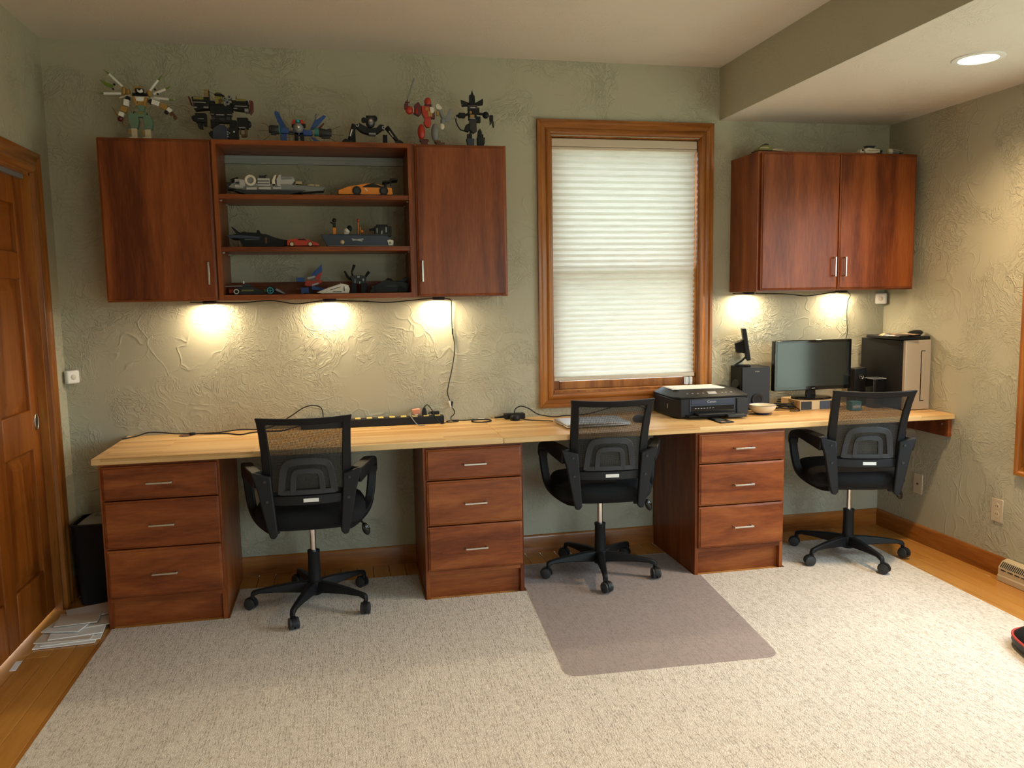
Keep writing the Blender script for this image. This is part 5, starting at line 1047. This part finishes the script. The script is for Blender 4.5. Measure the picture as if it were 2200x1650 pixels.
toy('toy_ship', 'dark navy toy pirate ship with small figures on the middle shelf', 'toy', (1.4137, -0.230, S1), 0.002108, [
    ('hull', 'navy', [('p', [(-84, 27), (-70, 0), (68, 0), (66, 24), (-66, 27)], 36)]), ('deck', 'darkgrey', [('b', -66, 66, 24, 28, 32)]), ('keel_strip', 'grey', [('b', -68, 66, 1, 3, 37)]), ('stern_tower', 'blackpl', [('b', 36, 74, 24, 46, 30), ('b', 40, 66, 44, 50, 22), ('c', 24, 38, 40, 40, 2.5, 3, -8)]), ('stern_detail', 'grey', [('b', 40, 43, 30, 42, 31), ('b', 50, 54, 28, 36, 31), ('b', 60, 64, 32, 44, 31)]), ('emblem', 'offwhite', [('p', [(63, 14), (70, 16), (78, 13), (76, 2), (66, 2)], 8, -17)]), ('emblem_core', 'grey', [('d', 70, 8, 2.5, 9, -17)]),
    ('ball', 'tan', [('e', -37, 10, 5, 5, 5, -17)]), ('oar', 'lightgrey', [('c', -16, 17, 8, 12, 1.2, 1.2, -19), ('c', -14, 14, 10, 17, 1.2, 1.2, -19)]), ('lantern_pole', 'orange', [('b', -57, -50, 28, 44, 5)]), ('figure', 'blackpl', [('b', -57, -50, 44, 54, 6), ('e', -53, 60, 5, 5, 4), ('c', -62, 56, -54, 52, 1.8, 1.8)]), ('figure', 'offwhite', [('e', -26, 36, 7, 7, 6), ('b', -32, -22, 28, 34, 8)]), ('figure_hair', 'blackpl', [('e', -20, 42, 6, 7, 6)]), ('mast', 'orange', [('b', -1, 1, 28, 56, 2), ('b', 4, 6, 28, 46, 2), ('e', 8, 34, 4, 5, 3)]), ('mast_top', 'red', [('e', 0, 60, 3, 3.6, 3)]), ('crate', 'brown', [('b', 8, 22, 28, 33, 14)])], G2)
toy('toy_formula_car', 'low green and teal wheeled toy racing car on the bottom shelf', 'toy', (.935, -.185, S0), .00214, [
    ('body', 'darkgrey', [('p', [(-60, 8), (-46, 17), (-18, 19), (12, 9), (58, 3), (56, 1), (-52, 1)], 18)]), ('stripe', 'olive', [('b', -36, -10, 8, 12, 20), ('b', 12, 18, 6, 13, 20)]), ('rear_wing', 'grey', [('p', [(-80, 18), (-80, 20), (-34, 21), (-34, 19)], 34)]), ('wheel', 'rubber', [('d', -45, 7.5, 7.5, 10, -20)]), ('wheel', 'rubber', [('d', 26.5, 9, 9, 10, -20)]), ('wheel', 'rubber', [('d', -45, 7.5, 7.5, 10, 20)]), ('wheel', 'rubber', [('d', 26.5, 9, 9, 10, 20)]), ('rim', 'teal', [('t', [(26.5 + 6.5 * math.cos(q * math.pi / 8), -25.4, 9 + 6.5 * math.sin(q * math.pi / 8)) for q in range(16)], 1.3, 1), ('b', 22, 31, 8.2, 9.8, 1, -25.4), ('b', 25.7, 27.3, 4, 14, 1, -25.4)]), ('rim', 'offwhite', [('t', [(-45 + 4.8 * math.cos(q * math.pi / 8), -25.4, 7.5 + 4.8 * math.sin(q * math.pi / 8)) for q in range(16)], 1.2, 1)]),
    ('rear_lamp', 'red', [('b', -62, -53, 4, 13, 24)]), ('driver', 'darkgrey', [('b', -34, -16, 17, 25, 12)]), ('roll_hoop', 'white', [('b', -33, -30, 24, 31, 4)]), ('front_wing', 'grey', [('p', [(36, 10), (40, 14), (58, 2), (54, 1)], 40)])], G2)
toy('toy_plane', 'blue and red toy plane with upright tail on the bottom shelf', 'toy', (1.180, -.13, S0), .00214, [
    ('tail', 'blue', [('p', [(0, 42), (3, 48), (12, 56), (24, 68), (25, 52), (14, 40)], 4)]), ('tail', 'red', [('p', [(7, 36), (16, 46), (25, 51), (20, 36), (14, 30)], 5)]), ('body', 'red', [('p', [(-16, 20), (-12, 31), (8, 30), (24, 32), (24, 26), (4, 18), (-10, 18)], 16)]), ('pod', 'blue', [('b', -33, -16, 28, 38, 14)]), ('pod', 'blue', [('b', -24, -6, 1, 15, 16), ('p', [(0, 20), (30, 12), (30, 6), (0, 10)], 14)]), ('cylinder', 'lightgrey', [('c', -8, 36, 8, 40, 2.8, 2.8, -6), ('c', 1, 20, 16, 25, 2.8, 2.8, -6)]), ('nose', 'maroon', [('b', -34, -16, 10, 14, 12)]), ('stand', 'blackpl', [('b', -18, 16, 0, 3, 18), ('b', -4, 2, 2, 20, 6)])], G2)
toy('toy_wedge_ship', 'small white wedge shaped toy ship on the bottom shelf', 'toy', (1.290, -.235, S0), .00212, [
    ('hull', 'offwhite', [('p', [(-40, 3), (-14, 13), (18, 22), (31, 19), (34, 10), (32, 1), (-28, 1)], 24)]), ('groove', 'darkgrey', [('p', [(-10, 9), (14, 16), (14, 14), (-10, 7)], 24.6), ('b', 20, 23, 5, 16, 24.6), ('b', -4, 16, 3, 5, 24.6)]), ('ridge', 'white', [('p', [(-16, 13), (16, 23), (17, 20), (-14, 10)], 8), ('e', 24, 13, 5, 6, 11, -3)]), ('base', 'grey', [('b', -30, 32, 0, 1.5, 22)])], G2)
toy('toy_creature', 'black toy creature with raised curling arms on the bottom shelf', 'toy', (1.405, -.125, S0), .00214, [
    ('tentacle', 'blackpl', [('c', -30, 52, -22, 36, 2.2, 3), ('c', -22, 36, -12, 30, 3, 3)]), ('tentacle', 'blackpl', [('c', -7, 66, -14, 48, 3.5, 2), ('c', -14, 48, -10, 36, 2, 3)]), ('tentacle', 'blackpl', [('c', 26, 50, 14, 34, 3.5, 2.5)]), ('body', 'darkgrey', [('p', [(-18, 40), (6, 42), (20, 38), (16, 22), (-12, 22)], 18)]), ('tooth', 'lightgrey', [('b', -8, -6, 24, 34, 19), ('b', 2, 5, 22, 28, 19), ('b', -2, 4, 36, 40, 19), ('b', 10, 14, 28, 34, 19), ('c', -29, 53, -29, 56, 1.5, .5)]), ('legs', 'blackpl', [('b', -16, -4, 0, 24, 14), ('b', 6, 20, 0, 24, 14)])], G2)
toy('toy_batwing_car', 'low black toy car with pointed tail fin on the bottom shelf', 'toy', (1.555, -.19, S0), .00212, [
    ('body', 'blackpl', [('p', [(-46, 4), (-34, 18), (-8, 30), (14, 26), (36, 24), (44, 20), (40, 2), (-44, 1)], 34)]), ('tail_fin', 'blackpl', [('p', [(14, 26), (28, 30), (42, 38), (44, 34), (34, 22)], 3, -8)]), ('tail_fin', 'blackpl', [('p', [(14, 26), (28, 30), (42, 38), (44, 34), (34, 22)], 3, 8)]), ('canopy', 'gloss', [('p', [(-12, 28), (-4, 34), (4, 33), (10, 27)], 12)]), ('wheel', 'rubber', [('d', -26, 8, 8, 8, -17)]), ('wheel', 'rubber', [('d', 26, 8, 8, 8, -17)]), ('trim', 'grey', [('b', -8, 16, 15, 16, 35), ('b', -40, -36, 6, 16, 18), ('b', -24, -22, 6, 14, 36)])], G2)
G3 = 'toy models on top of the double wall cabinet'
toy('toy_tank', 'olive green toy vehicle on the left end of the double cabinet', 'toy', (3.560, -.235, ZT), .0027, [
    ('body', 'olive', [('p', [(-26, 2), (-24, 8), (-16, 13), (-4, 14), (4, 8), (8, 2)], 22)]), ('cabin', 'darkgrey', [('p', [(-18, 11), (-8, 18), (-2, 17), (-2, 11)], 14)]), ('barrel', 'tan', [('b', 4, 30, 5, 9, 8), ('c', 30, 6, 36, 6, 1.6, 1)]), ('track', 'blackpl', [('b', -28, 4, 0, 4, 26), ('b', 4, 28, 0, 4, 12)]), ('detail', 'offwhite', [('b', -22, -4, 8, 9.5, 23), ('b', 0, 12, 5, 7, 14)])], G3)
toy('toy_spaceship', 'small white toy starship near the middle of the double cabinet', 'toy', (4.160, -.235, ZT), .0027, [
    ('hull', 'offwhite', [('p', [(-14, 6), (-14, 12), (-6, 14), (20, 11), (20, 5), (4, 3), (-10, 3)], 18)]), ('stripe', 'tan', [('b', -6, 16, 8, 10, 18.8)]), ('nose', 'offwhite', [('b', -22, -14, 6, 11, 12), ('p', [(-24, 4), (-24, 7), (-14, 5), (-14, 3)], 14)]), ('cockpit', 'blackpl', [('b', -19, -15, 8, 11, 13)]), ('turret', 'darkgrey', [('b', -6, 10, 14, 17, 10), ('b', -8, 12, 17, 18.5, 12)]), ('engine', 'darkgrey', [('b', 20, 28, 3, 10, 12)]), ('skid', 'offwhite', [('b', -8, 4, 0, 3, 10), ('b', 12, 24, 0, 3, 10)])], G3)
toy('toy_pod', 'white ball nosed toy craft with a grey barrel on the double cabinet', 'toy', (4.325, -.235, ZT), .0027, [
    ('ball', 'offwhite', [('e', -12, 8, 6.5, 7, 7)]), ('barrel', 'grey', [('c', -10, 8, 6, 7, 6, 5)]), ('antenna', 'lightgrey', [('c', -6, 14, 18, 10, .7, .5)]), ('claw', 'darkgrey', [('c', 6, 6, 16, 3, 2, 1), ('c', 6, 6, 20, 7, 1.5, .6)]), ('stand', 'darkgrey', [('b', -20, 4, 0, 2.5, 9), ('b', -8, 0, 0, 5, 6)])], G3)
